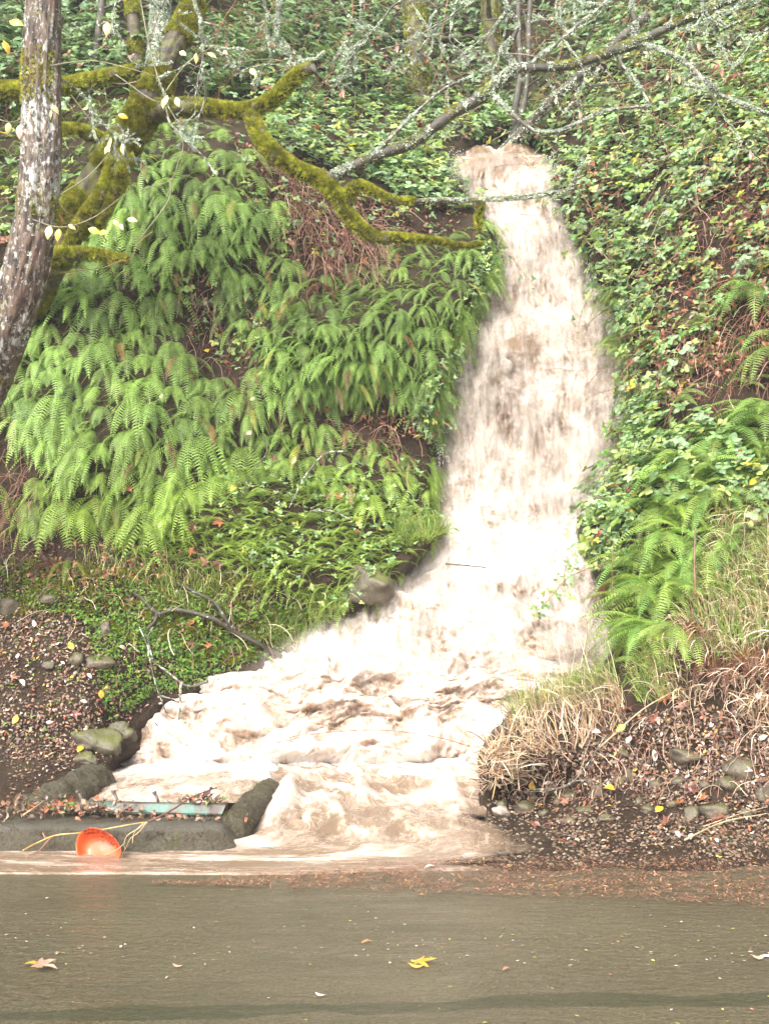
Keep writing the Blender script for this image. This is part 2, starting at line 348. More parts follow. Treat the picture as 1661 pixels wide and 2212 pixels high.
# rounded cross section and a lump of brown water where the fall hits the ledges
ed = 1 - np.abs(2*S_-1)**3
blob = lambda u, v, r, q: np.exp(-(((UU-u)/r)**2 + ((VV-v)/q)**2))
d = d + .28*steep*(ed-.6) + .22*blob(1120, 760, 70, 45) + .1*blob(1050, 385, 50, 40) + .08*blob(1140, 370, 40, 30) - .25*blob(1130, 970, 50, 60)
# stepped boulders under the cascade
for (u, v, r, q, a) in [(900, 1310, 60, 45, .28), (1090, 1260, 70, 25, .25), (1230, 1390, 80, 22, .28), (930, 1500, 80, 40, .2), (720, 1500, 70, 35, .2), (560, 1560, 80, 30, .2), (1000, 1420, 60, 25, .25), (780, 1400, 60, 30, .2), (640, 1450, 50, 25, .15), (850, 1600, 90, 18, .2)]:
    d = d + a*np.exp(-(((UU-u)/r)**2 + ((VV-v-fbm(UU/40, VV/40, 0, 2, 51)*14)/q)**2))
Yw = Y0 - d + .25*(1-ed)*casc*.6
PWt = at(UU, VV, Yw)
PWt[..., 2] += casc*.05*lump2 + top*(.2*fbm(FX*3.5, FD*3, 0, 4, 77) + .16*fbm(FX*2.6, 0, 0, 2, 78)) - .35*sst(318, 292, VV)**2 - .25*top*np.abs(2*S_-1)**2 - .42*sst(1662, 1712, VV)*sst(540, 590, UU)
# foam: crests and fast water are white, hollows and upwellings stay silty
foam = .4 - .04*steep + .25*(lump-.2)*(1-pool) + .2*lump2 + .12*casc + .25*sst(1600, 1640, VV)*(1-sst(1650, 1690, VV)) - .22*sst(620, 300, VV) + .2*blob(1100, 1130, 160, 60)
foam = foam - .8*blob(1110, 755, 60, 40) - .6*blob(1045, 350, 45, 28) - .8*blob(1135, 960, 75, 85) - .3*blob(1160, 560, 70, 60) - .25*blob(1050, 860, 60, 60) + .2*blob(1180, 670, 110, 30) + .15*blob(1060, 700, 50, 25) - .3*blob(1130, 620, 60, 30) - .35*blob(900, 1330, 50, 35) - .45*blob(1240, 1385, 75, 28) - .25*blob(1080, 1275, 80, 25)
foam = foam - .35*blob(320, 1600, 60, 45) - .25*blob(930, 1530, 60, 40) - .3*pool*sst(300, 700, UU)*sst(.1, -.3, lump)
torrent = mesh('torrent_water', PWt.reshape(-1, 3), gridf(nv, nu), M_water, uv=np.stack([FX, FD], -1).reshape(-1, 2), attrs={'foam': foam.ravel()}); tag(torrent, kind='structure')
# ------------------------------------------------------------------ the water spilling round the concrete and running down the gutter
def resample(P, n):
    P = catmull(P, 12); s = np.concatenate([[0], np.cumsum(np.linalg.norm(np.diff(P, axis=0), axis=1))]); t = np.linspace(0, s[-1], n)
    return np.stack([np.interp(t, s, P[:, k]) for k in range(P.shape[1])], 1)
def jag(P, k, s): return [(u + k*float(vn(i*1.7, s)), v + .35*k*float(vn(i*1.3, s+4)), z) for i, (u, v, z) in enumerate(P)]
inner = [(560, 1640, .33), (585, 1680, .27), (575, 1730, .2), (545, 1790, .06), (510, 1822, .02), (420, 1832, .015), (250, 1834, .015), (0, 1826, .015), (-500, 1812, .015), (-1300, 1790, .01)]
outer = [(1060, 1640, .33), (1075, 1690, .2), (1088, 1735, .065), (1108, 1770, .02), (1140, 1798, .008), (1190, 1830, .005), (1150, 1862, .004), (1020, 1876, .005), (900, 1880, .005), (600, 1888, .01), (250, 1888, .01), (-400, 1888, .01), (-1300, 1888, .01)]
n1, n2 = 620, 110
I_ = resample([(*onz(u, v, z)[:2], z) for u, v, z in inner], n1); O_ = resample([(*onz(u, v, z)[:2], z) for u, v, z in outer], n1)
tt = np.linspace(0, 1, n2)[None, :, None]; SW = I_[:, None]*(1-tt) + O_[:, None]*tt
mid = SW[:, n2//2]; gd = np.concatenate([[0], np.cumsum(np.linalg.norm(np.diff(mid, axis=0), axis=1))]); GD = np.broadcast_to(gd[:, None], SW.shape[:2])
acr = np.linalg.norm(SW - SW[:, :1], axis=-1)
turb = sst(3.6, 1.0, GD)
wz = fbm(acr*1.1, GD*.6, 0, 3, 62)*.3
rip = fbm((acr+wz)*5, (GD)*1.6, 0, 4, 63); rd2 = 1-2*np.abs(fbm((acr+wz)*2.2, GD*1.1, 0, 4, 64))
oe = 1 - sst(.55, .95, tt[..., 0])*sst(.9, 1.6, GD)
SW[..., 2] += ((.012+.04*turb)*rip*.6 + (.012+.055*turb)*rd2*.7)*sst(0, .1, tt[..., 0])*(.12+.88*oe)
SW[..., 2] -= .03*sst(.97, 1., tt[..., 0])*sst(2.5, 3.2, GD)
inn = np.exp(-((acr-.16)/.09)**2)*sst(1.0, 1.5, GD)*sst(3.8, 2.3, GD)     # the tongue folding over beside the concrete
SW[..., 2] += .1*inn
fo = .06 + .16*rip + .5*turb*sst(.2, .9, rd2) + .35*inn + .3*sst(.8, 0., GD) + .3*sst(.6, .95, rd2)*sst(4, 7, GD)
fo = fo + .35*np.exp(-((tt[..., 0]-.55-.3*sst(2, 4.5, GD)*0)/.12)**2)*sst(2, 3, GD)*sst(6.5, 4, GD)*sst(-.2, .5, rip)
gw = mesh('gutter_water', SW.reshape(-1, 3), gridf(n1, n2), water_mat('shallow_silty_water', True), uv=np.stack([acr, GD], -1).reshape(-1, 2), attrs={'foam': fo.ravel(), 'opaque': (1 - sst(.84, 1.0, tt[..., 0] + .1*fbm(acr*3, GD*3, 0, 3, 66))*sst(1.0, 1.6, GD)*sst(4.2, 3.2, GD)).ravel()}); tag(gw, kind='structure')

# veils of broken water standing just off the main sheet
def veil_mat():
    m, t, b = M('water_veil'); fl = nd(t, 'ShaderNodeAttribute', attribute_name='flow').outputs['Vector']; fo = nd(t, 'ShaderNodeAttribute', attribute_name='foam').outputs['Fac']
    mp = nd(t, 'ShaderNodeMapping'); mp.inputs['Scale'].default_value = (8, 1.3, 1); t.links.new(fl, mp.inputs[0]); mp2 = nd(t, 'ShaderNodeMapping'); mp2.inputs['Scale'].default_value = (2.2, 1.6, 1); t.links.new(fl, mp2.inputs[0])
    s = math_(t, 'ADD', math_(t, 'MULTIPLY', noise(t, 1, 5, mp.outputs[0], .62, .7), .6), math_(t, 'MULTIPLY', noise(t, 1, 4, mp2.outputs[0], .6, .8), .5))
    al = math_(t, 'MULTIPLY', ramp(t, s, [(.47, 0.), (.75, .7)]), fo)
    b.inputs['Base Color'].default_value = (.6, .52, .45, 1); b.inputs['Roughness'].default_value = .6; t.links.new(al, b.inputs['Alpha']); b.inputs['Specular IOR Level'].default_value = .1
    return m
M_veil = veil_mat()
for kx, (dd, sp, sd_) in enumerate([(.09, .05, 3), (.2, .09, 8)]):
    a = slice(20, 620, 2); n0 = len(range(20, 620, 2)); s2 = np.linspace(-.09-sp*.4, 1.09+sp*.4, 120)[None]
    vv_, l_, r_ = VV[a, :1], L_[a, :1], R_[a, :1]; U_ = l_ + (r_-l_)*s2 + fbm(vv_/30, s2*1+sd_, 0, 3, sd_)*9
    V_ = np.broadcast_to(vv_, U_.shape); P_ = at(U_, V_, wyf(V_) - dd - .1*(1-np.abs(2*s2-1)**2) - .08*fbm(U_/50, V_/60, 0, 3, 60+sd_)); fd = FD[a, :1] + 0*U_
    al = sst(0, .16, (s2+.09))*sst(0, .16, 1.09-s2)*sst(310, 380, V_)*sst(1480, 1380, V_)
    o = mesh('water_veil', P_.reshape(-1, 3), gridf(*U_.shape), M_veil, uv=np.stack([P_[..., 0]+kx*3, fd], -1).reshape(-1, 2), attrs={'foam': al.ravel()}); tag(o, 'thin veil of white water falling in front of the brown torrent', 'water', None, 'stuff')
# ------------------------------------------------------------------ placing helpers
def inpoly(u, v, poly):
    p = np.array(poly, float); c = np.zeros(np.shape(u), bool); j = len(p)-1
    for i in range(len(p)):
        with np.errstate(divide='ignore', invalid='ignore'):
            k = ((p[i, 1] > v) != (p[j, 1] > v)) & (u < (p[j, 0]-p[i, 0])*(v-p[i, 1])/(p[j, 1]-p[i, 1]) + p[i, 0])
        c ^= k; j = i
    return c
def sample(poly, n, R=R, wet=8, clump=0., cs=60):
    """n random (u, v) inside a polygon, off the water"""
    p = np.array(poly, float); out = []
    got = 0
    for _ in range(400):
        u = R.uniform(p[:, 0].min(), p[:, 0].max(), n*2); v = R.uniform(p[:, 1].min(), p[:, 1].max(), n*2)
        k = inpoly(u, v, poly)
        if wet is not None:
            k &= ~((u > np.interp(v, WV, WL)-wet) & (u < np.interp(v, WV, WR)+wet) & (v > 300) & (v < 1745))
        if clump: k &= (vn(u/cs, v/cs, 0, 91)*.5+.5) > R.uniform(0, 1, len(u))*clump
        out.append(np.stack([u[k], v[k]], 1)); got += k.sum()
        if got >= n: break
    return np.concatenate(out)[:n]
def darts(polys, r, n=20000, R=R, wet=4):
    P = []; cell = {}
    for poly in polys:
        for u, v in sample(poly, n, R, wet):
            a, b = int(u//r), int(v//r)
            if any((u-x)**2 + (v-y)**2 < r*r for i in (-1, 0, 1) for j in (-1, 0, 1) for x, y in cell.get((a+i, b+j), ())): continue
            cell.setdefault((a, b), []).append((u, v)); P.append((u, v))
    return np.array(P)
def tints(n, cols, wts, var=.25, R=R):
    cols = np.array(cols, float); k = R.choice(len(cols), n, p=np.array(wts)/sum(wts))
    return np.clip(cols[k]*(1+R.uniform(-var, var, (n, 1)))*(1+R.uniform(-.08, .08, (n, 3))), 0, 1)
# ------------------------------------------------------------------ leaf templates
def leaflet(L=1., W=.55, fold=.25, arch=.15, tw=(.0, .8, 1., .62, 0)):
    t = np.array([0, .22, .48, .76, 1.]); h = W/2*np.array(tw)
    mid = np.stack([t*L, 0*t, arch*np.sin(t*2.6)*L - .12*t*t], 1)
    l = mid[1:4] + np.stack([0*h[1:4], h[1:4], -fold*h[1:4]], 1); r = mid[1:4] + np.stack([0*h[1:4], -h[1:4], -fold*h[1:4]], 1)
    V = np.vstack([mid, l, r])     # 0-4 mid, 5-7 left, 8-10 right
    T = np.array([[0, 1, 5], [3, 4, 7], [0, 8, 1], [3, 10, 4]]); Q = np.array([[1, 2, 6, 5], [2, 3, 7, 6], [1, 8, 9, 2], [2, 9, 10, 3]])
    return V, [T, Q]
def rotz(V, a):
    c, s = math.cos(a), math.sin(a); V = np.array(V); return np.stack([V[:, 0]*c - V[:, 1]*s, V[:, 0]*s + V[:, 1]*c, V[:, 2]], 1)
def roty(V, a):
    c, s = math.cos(a), math.sin(a); V = np.array(V); return np.stack([V[:, 0]*c + V[:, 2]*s, V[:, 1], -V[:, 0]*s + V[:, 2]*c], 1)
def rotx(V, a):
    c, s = math.cos(a), math.sin(a); V = np.array(V); return np.stack([V[:, 0], V[:, 1]*c - V[:, 2]*s, V[:, 1]*s + V[:, 2]*c], 1)
def bramble_leaf(r):
    ps = []
    for a, s in ((0, 1.), (1.35, .82), (-1.35, .82)):
        V, F = leaflet(s, .72*s, .2+r.rand()*.3, .1+r.rand()*.15); V = rotz(V + [.08, 0, 0], a+r.uniform(-.15, .15)); V = rotx(V, r.uniform(-.25, .25)); ps.append((V, F))
    ps.append((np.array([[0, .02, 0], [0, -.02, 0], [-.9, 0, -.5]]), [np.array([[0, 1, 2]])]))
    return join(ps)
TB = [bramble_leaf(R) for _ in range(8)]
TO = [leaflet(1, .5, f, a) for f, a in ((.3, .15), (-.4, .3), (.7, -.2), (.1, .35))]
def maple(r):
    pts = []; lob = [(0, 1.), (.95, .85), (-.95, .85), (1.9, .55), (-1.9, .55)]
    A = sorted([(a, L) for a, L in lob]); out = []
    for i, (a, L) in enumerate(A):
        out += [(a-.22, L*.68), (a-.12, L*.8), (a, L), (a+.12, L*.8), (a+.22, L*.68)]
        if i < 4: out.append(((a+A[i+1][0])/2, .36))
    out = [(a*1.0, q) for a, q in out] + [(2.85, .16)]
    out.insert(0, (-2.85, .16))
    V = np.array([[0, 0, 0]] + [[math.cos(a)*q, math.sin(a)*q, 0] for a, q in out], float)
    V[:, 2] += .22*fbm(V[:, 0]*1.7+r.rand()*50, V[:, 1]*1.7, 0, 2, 3) + .12*(V[:, 0]**2+V[:, 1]**2)*r.uniform(-1, 1.6)
    n = len(out); T = np.array([[0, i+1, i+2] for i in range(n-1)])
    st = (np.array([[0, .015, 0], [0, -.015, 0], [-.8, .1, .05]]), [np.array([[0, 1, 2]])])
    return join([(V, [T]), st])
TM = [maple(R) for _ in range(6)]
def blade(bend, wd=.02, n=6, side=0.):
    t = np.linspace(0, 1, n+1); a = bend*t**1.3; dx = np.sin(a)/n; dz = np.cos(a)/n
    x = np.concatenate([[0], np.cumsum(dx[:-1])]); z = np.concatenate([[0], np.cumsum(dz[:-1])]); h = wd/2*(1-t**2.2)+.0006
    V = np.vstack([np.stack([x, side*t*t-h, z], 1), np.stack([x, side*t*t+h, z], 1)]); i = np.arange(n)
    return V, [np.stack([i, i+1, i+n+2, i+n+1], 1)]
TG = [blade(b, .022, 6, s) for b in (.5, 1.1, 1.8, 2.5) for s in (-.12, .15)]
THG = [blade(b, .028, 7, s) for b in (2.1, 2.5, 1.7) for s in (-.1, .1)]
def frond(L, W, n, e0, droop, az, peak=.32, sweep=.35, stalk=.14, twist=0., hang=0.):
    m = n + 1; t = np.linspace(0, 1, m); a = e0 - droop*np.sin(t*1.5708)**1.2 if not hang else -1.42 + (e0+1.42)*np.exp(-t*hang); hz = az + twist*t
    T = np.stack([np.cos(hz)*np.cos(a), np.sin(hz)*np.cos(a), np.sin(a)], 1); P = np.vstack([[0, 0, 0], np.cumsum((T[:-1]+T[1:])/2, 0)*(L/n)])
    lat = np.stack([-np.sin(hz), np.cos(hz), 0*hz], 1); nn = np.cross(lat, T)*-1
    k = t > stalk; tt = (t[k]-stalk)/(1-stalk); pr = np.where(tt < peak, .55+.45*np.sin(tt/peak*1.5708), np.cos((tt-peak)/(1-peak)*1.45)**.8)*np.clip(1.02-tt**8, 0, 1)
    Pk, Tk, Lk, Nk = P[k], T[k], lat[k], nn[k]; w_ = L/n*.5; parts = []
    wr = max(.0022, L*.004)
    V = np.vstack([P - lat*wr*.6 + nn*.001, P + lat*wr*.6 + nn*.001]); i = np.arange(m-1); parts.append((V, [np.stack([i, i+1, i+m+1, i+m], 1)]))
    for sg in (1, -1):
        ln = (W/2*pr)[:, None]; jit = 1 + R.uniform(-.08, .08, ln.shape)
        D = nrm(Lk*sg + Tk*sweep - Nk*.22 + R.uniform(-.06, .06, Lk.shape)); ln = ln*jit
        a0 = Pk - Tk*w_*.42; a1 = Pk + Tk*w_*.42; md = Pk + D*ln*.55 - Nk*ln*.03
        b0 = md - Tk*w_*.4; b1 = md + Tk*w_*.4; tp = Pk + D*ln - Nk*ln*.18 + Tk*w_*.2
        V = np.concatenate([a0, a1, b1, b0, tp]); c = len(Pk); i = np.arange(c)
        q_ = np.stack([i, i+c, i+2*c, i+3*c], 1); t_ = np.stack([i+3*c, i+2*c, i+4*c], 1)
        if sg < 0: q_, t_ = q_[:, ::-1], t_[:, ::-1]
        parts.append((V, [t_, q_]))
    return join(parts)
def cliff_fern(r, nf=8, L=.45):
    return [frond(L*r.uniform(.6, 1.3), L*r.uniform(.24, .31), int(r.randint(19, 24)), r.uniform(-.3, 1.0), 2, (i-(nf-1)/2)*(2.2/nf)+r.uniform(-.25, .25), .3, .38, .08, r.uniform(-.2, .6), hang=r.uniform(2.2, 4.2)) for i in range(nf)]
def sword_fern(r, nf=12, L=.85):
    return [frond(L*r.uniform(.75, 1.1), L*r.uniform(.19, .24), 34, r.uniform(.5, 1.2), r.uniform(1.3, 2.1), (i-(nf-1)/2)*(3.6/nf)+r.uniform(-.2, .2), .3, .22, .1, r.uniform(-.3, .3)) for i in range(nf)]
def lite(fr):
    V, F = join(fr); return V, F
FERN = [mesh('fern', *lite(cliff_fern(R, int(R.randint(6, 10)), .52)), M_fern, smooth=False, link=False) for _ in range(12)]
FT = [lite(cliff_fern(R, 5, .46)) for _ in range(8)]; ST = [lite(sword_fern(R, 8, .8)) for _ in range(5)]
def azim(n): return np.arctan2(n[..., 1], n[..., 0])
def zrot(a): c, s, z = np.cos(a), np.sin(a), 0*a; return np.stack([np.stack([c, -s, z], -1), np.stack([s, c, z], -1), np.stack([z, z, z+1], -1)], -2)
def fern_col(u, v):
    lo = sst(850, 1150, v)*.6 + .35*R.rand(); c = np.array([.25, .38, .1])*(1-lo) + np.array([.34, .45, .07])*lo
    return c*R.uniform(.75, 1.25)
# ------------------------------------------------------------------ ferns hanging on the cliff left of the fall: each plant an object
F1 = [(255, 275), (330, 240), (500, 285), (560, 370), (620, 480), (650, 620), (600, 640), (520, 590), (400, 560), (400, 650), (380, 720), (410, 790), (560, 860), (575, 1010), (500, 1060), (420, 1060), (380, 1130), (250, 1140), (150, 1100), (110, 1140), (45, 1150), (40, 1080), (110, 1000), (20, 900), (15, 780), (70, 640), (110, 560), (230, 440)]
F2 = [(480, 600), (600, 640), (680, 600), (830, 530), (1000, 500), (1060, 460), (1110, 540), (1080, 620), (1035, 680), (1000, 800), (985, 860), (940, 930), (880, 880), (800, 850), (720, 860), (640, 890), (560, 850), (540, 760)]
F3 = [(575, 930), (650, 890), (760, 930), (850, 960), (960, 1000), (955, 1100), (800, 1080), (700, 1050), (600, 1020)]
hole = [(385, 555), (470, 590), (520, 700), (560, 830), (430, 780), (380, 720)]
spots = darts([F1, F2, F3], 38, 9000); spots = spots[~inpoly(spots[:, 0], spots[:, 1], hole)]
spots = spots[R.permutation(len(spots))][:300]
FL = ['fern hanging in the big green sheet on the cliff beside the leaning trunk', 'fern crowding the rock bulge just left of the upper waterfall', 'fern in the narrow band above the cliff foot, left of the white water']
for u, v in spots:
    p = G(u, v); n = N(u, v); a = azim(n) + R.uniform(-.5, .5)
    o = obj('fern', FERN[R.randint(len(FERN))]); o.location = p - n*.02; o.rotation_euler = (R.uniform(-.2, .2), R.uniform(-.25, .25), a)
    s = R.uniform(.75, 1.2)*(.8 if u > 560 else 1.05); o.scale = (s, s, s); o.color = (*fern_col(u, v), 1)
    k = 2 if inpoly(u, v, F3) else 1 if inpoly(u, v, F2) else 0
    tag(o, FL[k], 'fern', ['ferns in the sheet on the left cliff', 'ferns on the bulge beside the fall', 'ferns in the band at the cliff foot'][k])
# small and distant ferns, undergrowth nobody could count
def fern_stuff(name, polys, n, tpl, sc_, lift=.03, cl=.5, dark=1., wet=8):
    uv = np.concatenate([sample(p, k, R, wet, cl) for p, k in zip(polys, n)]); u, v = uv.T; P = G(u, v); Nn = N(u, v)
    a = azim(Nn) + R.uniform(-1., 1., len(u)); S = R.uniform(.6, 1.15, len(u))*sc_
    B = zrot(a)@basis(np.tile([[0, 0, 1.]], (len(u), 1)) + R.normal(0, .15, (len(u), 3))*[1, 1, 0], R.uniform(0, .001, len(u)), np.array([0, -1., 0.]))
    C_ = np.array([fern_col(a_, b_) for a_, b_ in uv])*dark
    V, F, T = scatter(tpl, P + Nn*lift, B, S, C_); return tag(mesh(name, V, F, M_fernT, smooth=False, col=T), kind='stuff')
F4 = [(230, 1090), (420, 1050), (600, 1010), (800, 1060), (950, 1120), (1000, 1145), (998, 1195), (870, 1220), (745, 1320), (640, 1300), (560, 1260), (250, 1200)]
F5 = [(-60, 20), (330, 60), (400, 240), (520, 280), (300, 330), (260, 480), (160, 640), (-80, 760)]
tag(fern_stuff('cliff_fern_mass', [F1, F2, F3, [(-450, 650), (-60, 650), (20, 800), (0, 1150), (-450, 1150)]], [950, 800, 170, 500], FT, 1.05, cl=.15), 'underlying green fronds filling the fern sheet on the left cliff', 'ferns')
tag(fern_stuff('low_fern_mass', [F4], [430], ST, .4, cl=.3, dark=.85), 'low arching green ferns at the foot of the cliff beside the rapids', 'ferns')
tag(fern_stuff('fern_undergrowth', [F4, F5, [(330, -40), (1000, -40), (1000, 240), (600, 260), (330, 200)]], [200, 1200, 300], FT, .8, cl=.1), 'low green ferns carpeting the foot of the cliff and the shade behind the mossy limbs', 'ferns')
tag(fern_stuff('sword_fern_undergrowth', [[(330, -60), (1200, -60), (1300, 120), (1180, 300), (1000, 240), (550, 240)], [(1180, 420), (1290, 560), (1380, 700), (1440, 880), (1350, 980), (1290, 640)], [(1340, 760), (1661, 560), (1750, 900), (1661, 1180), (1500, 1240), (1350, 1150), (1290, 1130)], [(1350, -60), (1750, -60), (1750, 330), (1450, 300)]], [90, 26, 50, 40], ST, .7), 'loose sword ferns among the brambles on the upper slope', 'ferns')
# ------------------------------------------------------------------ large sword ferns draped over the right bank: crown with each frond a part
def big_fern(u, v, L, nf, label, az=0., mat=None, col=(.2, .33, .075), e=(.2, 1.1), group=None, name='sword_fern'):
    p = G(u, v); n = N(u, v); o = empty(name, p); o.rotation_euler = (0, 0, azim(n)+az)
    for i in range(nf):
        V, F = frond(L*R.uniform(.75, 1.1), L*R.uniform(.22, .28), 30, R.uniform(*e), R.uniform(1.3, 2.), (i-(nf-1)/2)*(3.4/nf)+R.uniform(-.15, .15), .28, .22, .08, R.uniform(-.3, .3))
        c = mesh('frond', V, F, mat or M_fern, o, smooth=False); k = R.uniform(.75, 1.25); c.color = (col[0]*k*R.uniform(.85, 1.3), col[1]*k, col[2]*k, 1)
    cv_, cf_ = tube([[0, 0, -.05], [0.01, 0, .03], [.02, 0, .06]], [.045, .05, .02], 8, .3, 20); mesh('crown', cv_, cf_, M_stem, o, col=np.tile([[.06, .035, .02]], (len(cv_), 1)))
    return tag(o, label, 'fern', group)
G_f = 'sword ferns on the right bank'
BF = [(1420, 1290, .75, 13, 'bright sword fern sweeping down over the edge of the lower white water'), (1400, 1370, .7, 12, 'lowest green sword fern on the right bank, its tips just above the dry grass'),
 (1480, 1250, .7, 11, 'sword fern beside the bare upright brown stem'), (1445, 1170, .7, 12, 'sword fern arching above the bare upright brown stem'), (1380, 1230, .6, 9, 'shaded sword fern under the ivy leaves at the water edge'),
 (1540, 1080, .7, 11, 'sword fern on the right bank where the green gives way to matted straw'), (1480, 1010, .7, 11, 'sword fern midway up the right bank amid brambles'), (1570, 960, .75, 11, 'pale sword fern in the ivy near the right edge of the photo'),
 (1655, 900, .75, 12, 'light green sword fern cut by the right edge, above the straw'), (1640, 640, .8, 12, 'long sword fern hanging from the top right brown bracken'), (1700, 760, .8, 9, 'sword fern half outside the right edge beneath the hanging one'),
 (1420, 1100, .6, 10, 'sword fern nearest the ivy nose that juts into the fall'), (1340, 640, .5, 9, 'small fern hanging beside the upper fall on its right'), (1350, 740, .5, 9, 'small fern above the black wet rock right of the fall'), (1600, 1170, .6, 8, 'small sword fern at the top of the straw slope'), (1475, 1370, .6, 11, 'sword fern half buried in grass right of the lowest green one'), (1530, 1200, .65, 11, 'sword fern right of the bare upright brown stem')]
DF = [lite([frond(.4, .12, 20, .3, 2, 0, .3, .38, .08, .3, hang=3.)]) for _ in range(3)]
uv = np.concatenate([sample(p, k, R, 8) for p, k in zip((F1, F2, F3), (26, 20, 6))]); P = G(*uv.T); Nn = N(*uv.T); B = zrot(azim(Nn) + R.uniform(-.7, .7, len(uv)))
V, F, T = scatter(DF, P + Nn*.12, B, R.uniform(.7, 1.2, len(uv)), tints(len(uv), [(.26, .13, .05), (.36, .34, .07), (.18, .08, .04)], [2, 3, 2])); tag(mesh('dead_fronds', V, F, M_fernT, smooth=False, col=T), 'brown and yellowed old fronds among the green ones on the cliff', 'fronds', None, 'stuff')
for (u, v, L, nf, lb) in BF: big_fern(u, v, L*1.12, nf+4, lb, R.uniform(-.5, .1))
tag(fern_stuff('sword_fern_mass', [[(1320, 1240), (1480, 1120), (1520, 1180), (1440, 1400), (1400, 1460), (1335, 1440)], [(1400, 1000), (1661, 860), (1661, 1050), (1520, 1130), (1400, 1160)]], [60, 44], ST, .8, cl=.1), 'green sword fern fronds filling the right bank between the large crowns', 'ferns')
big_fern(620, 690, .6, 7, 'yellowish sword fern hanging alone from the rock bulge left of the fall', .1, col=(.16, .2, .03))
big_fern(150, 1215, .45, 6, 'pale yellow green fern lying on the leaf litter below the cliff', .6, col=(.2, .25, .04), e=(.1, .5))
for (u, v, lb) in [(1500, 1350, 'dead rust brown fern just right of the lowest green fern'), (1560, 1420, 'dead rust brown fern hanging over the matted straw'), (1630, 1400, 'dead rust brown fern cut by the right edge'), (1330, 1270, 'dead brown fern behind the ivy at the water edge'), (1590, 600, 'dead bracken clump at the upper right'), (100, 1215, 'dead brown fern at the foot of the cliff below the trunk'), (690, 620, 'dead brown fern among the roots under the mossy limb')]:
    big_fern(u, v, .5, 9, lb, 0, col=(.13, .05, .025), e=(.0, .6), name='dead_fern')
# ------------------------------------------------------------------ brambles and ivy
def leaf_stuff(name, polys, ns, tpl, size, cols, wts, lift=(.02, .3), mat=None, up=.6, cl=.6, cs=45, wet=4, jit=.45, label=None, cat=None, var=.25):
    uv = np.concatenate([sample(p, k, R, wet, cl, cs) for p, k in zip(polys, ns)]); u, v = uv.T; n = len(u)
    P = G(u, v); Nn = N(u, v); Z_ = nrm(Nn + np.array([0, 0, up]) + R.normal(0, jit, (n, 3)))
    S = R.uniform(*size, n); B = basis(Z_, R.uniform(0, 6.28, n))
    V, F, T = scatter(tpl, P + Nn*(R.uniform(0, 1, n)**1.3*(lift[1]-lift[0]) + lift[0])[:, None], B, S, tints(n, cols, wts, var))
    return tag(mesh(name, V, F, mat or M_leaf, smooth=False, col=T), label, cat, None, 'stuff')
GRN = [(.17, .28, .09), (.25, .36, .18), (.32, .4, .12), (.11, .19, .06), (.38, .34, .05), (.2, .28, .05), (.18, .05, .03)]
UR = [(1165, 250), (1300, 100), (1661, -60), (1760, 220), (1620, 330), (1500, 520), (1440, 700), (1410, 900), (1340, 900), (1300, 700), (1270, 560), (1225, 480), (1200, 420), (1185, 330)]
leaf_stuff('bramble_thicket', [UR, [(1500, 520), (1620, 330), (1760, 220), (1760, 640), (1560, 700), (1500, 860), (1440, 960), (1410, 900), (1440, 700)], [(-80, -60), (420, -60), (420, 260), (130, 560), (-80, 560)], [(520, 230), (700, 240), (1010, 210), (1170, 240), (1180, 310), (1000, 310), (965, 350), (990, 440), (1090, 470), (900, 450), (800, 400), (600, 330)], [(330, 90), (620, 60), (700, 250), (520, 260), (380, 160)], [(1290, 880), (1450, 860), (1661, 1000), (1661, 1120), (1420, 1080), (1330, 1180), (1250, 1200), (1240, 1100)], [(1740, -60), (2250, -60), (2250, 900), (1740, 1000)], [(-450, -60), (-80, -60), (-80, 700), (-450, 700)]],
    [5400, 650, 700, 2500, 900, 800, 3000, 1300], TB, (.045, .115), GRN, [4, 5, 3.5, 1.5, .6, 1.4, .5], (.02, .32), cl=.75, label='glossy blue green brambles smothering the slope above and right of the fall', cat='brambles')
leaf_stuff('background_thicket', [[(-100, -200), (1800, -200), (1800, 60), (1400, 120), (1180, 240), (800, 230), (300, 200), (-100, 250)]], [11000], TB, (.07, .14), [(.13, .21, .065), (.19, .28, .11), (.15, .24, .11), (.24, .13, .07)], [4, 3, 2, .8], (.02, .6), cl=.6, cs=70, label='dark green thicket in the shaded gully behind the branches', cat='thicket')
IV = [(1245, 1080), (1300, 1000), (1340, 930), (1400, 940), (1440, 1020), (1400, 1110), (1350, 1210), (1300, 1240), (1250, 1200)]
leaf_stuff('ivy', [IV, [(930, 1000), (960, 900), (985, 840), (1010, 760), (1060, 640), (1100, 560), (1085, 480), (1040, 520), (960, 760), (900, 900)], [(480, 1040), (900, 1000), (990, 1190), (760, 1300), (600, 1250), (450, 1150)], [(1330, 760), (1410, 800), (1400, 960), (1330, 1000)]], [1100, 700, 450, 500], TB, (.03, .055), GRN, [3, 5, 4, 2, .4, .8, .2], (.02, .22), cl=.4, label='small leaved ivy trailing over the rims of the channel', cat='ivy')
LL0 = [(-80, 1330), (60, 1310), (230, 1340), (260, 1450), (220, 1560), (240, 1640), (60, 1640), (-80, 1660)]
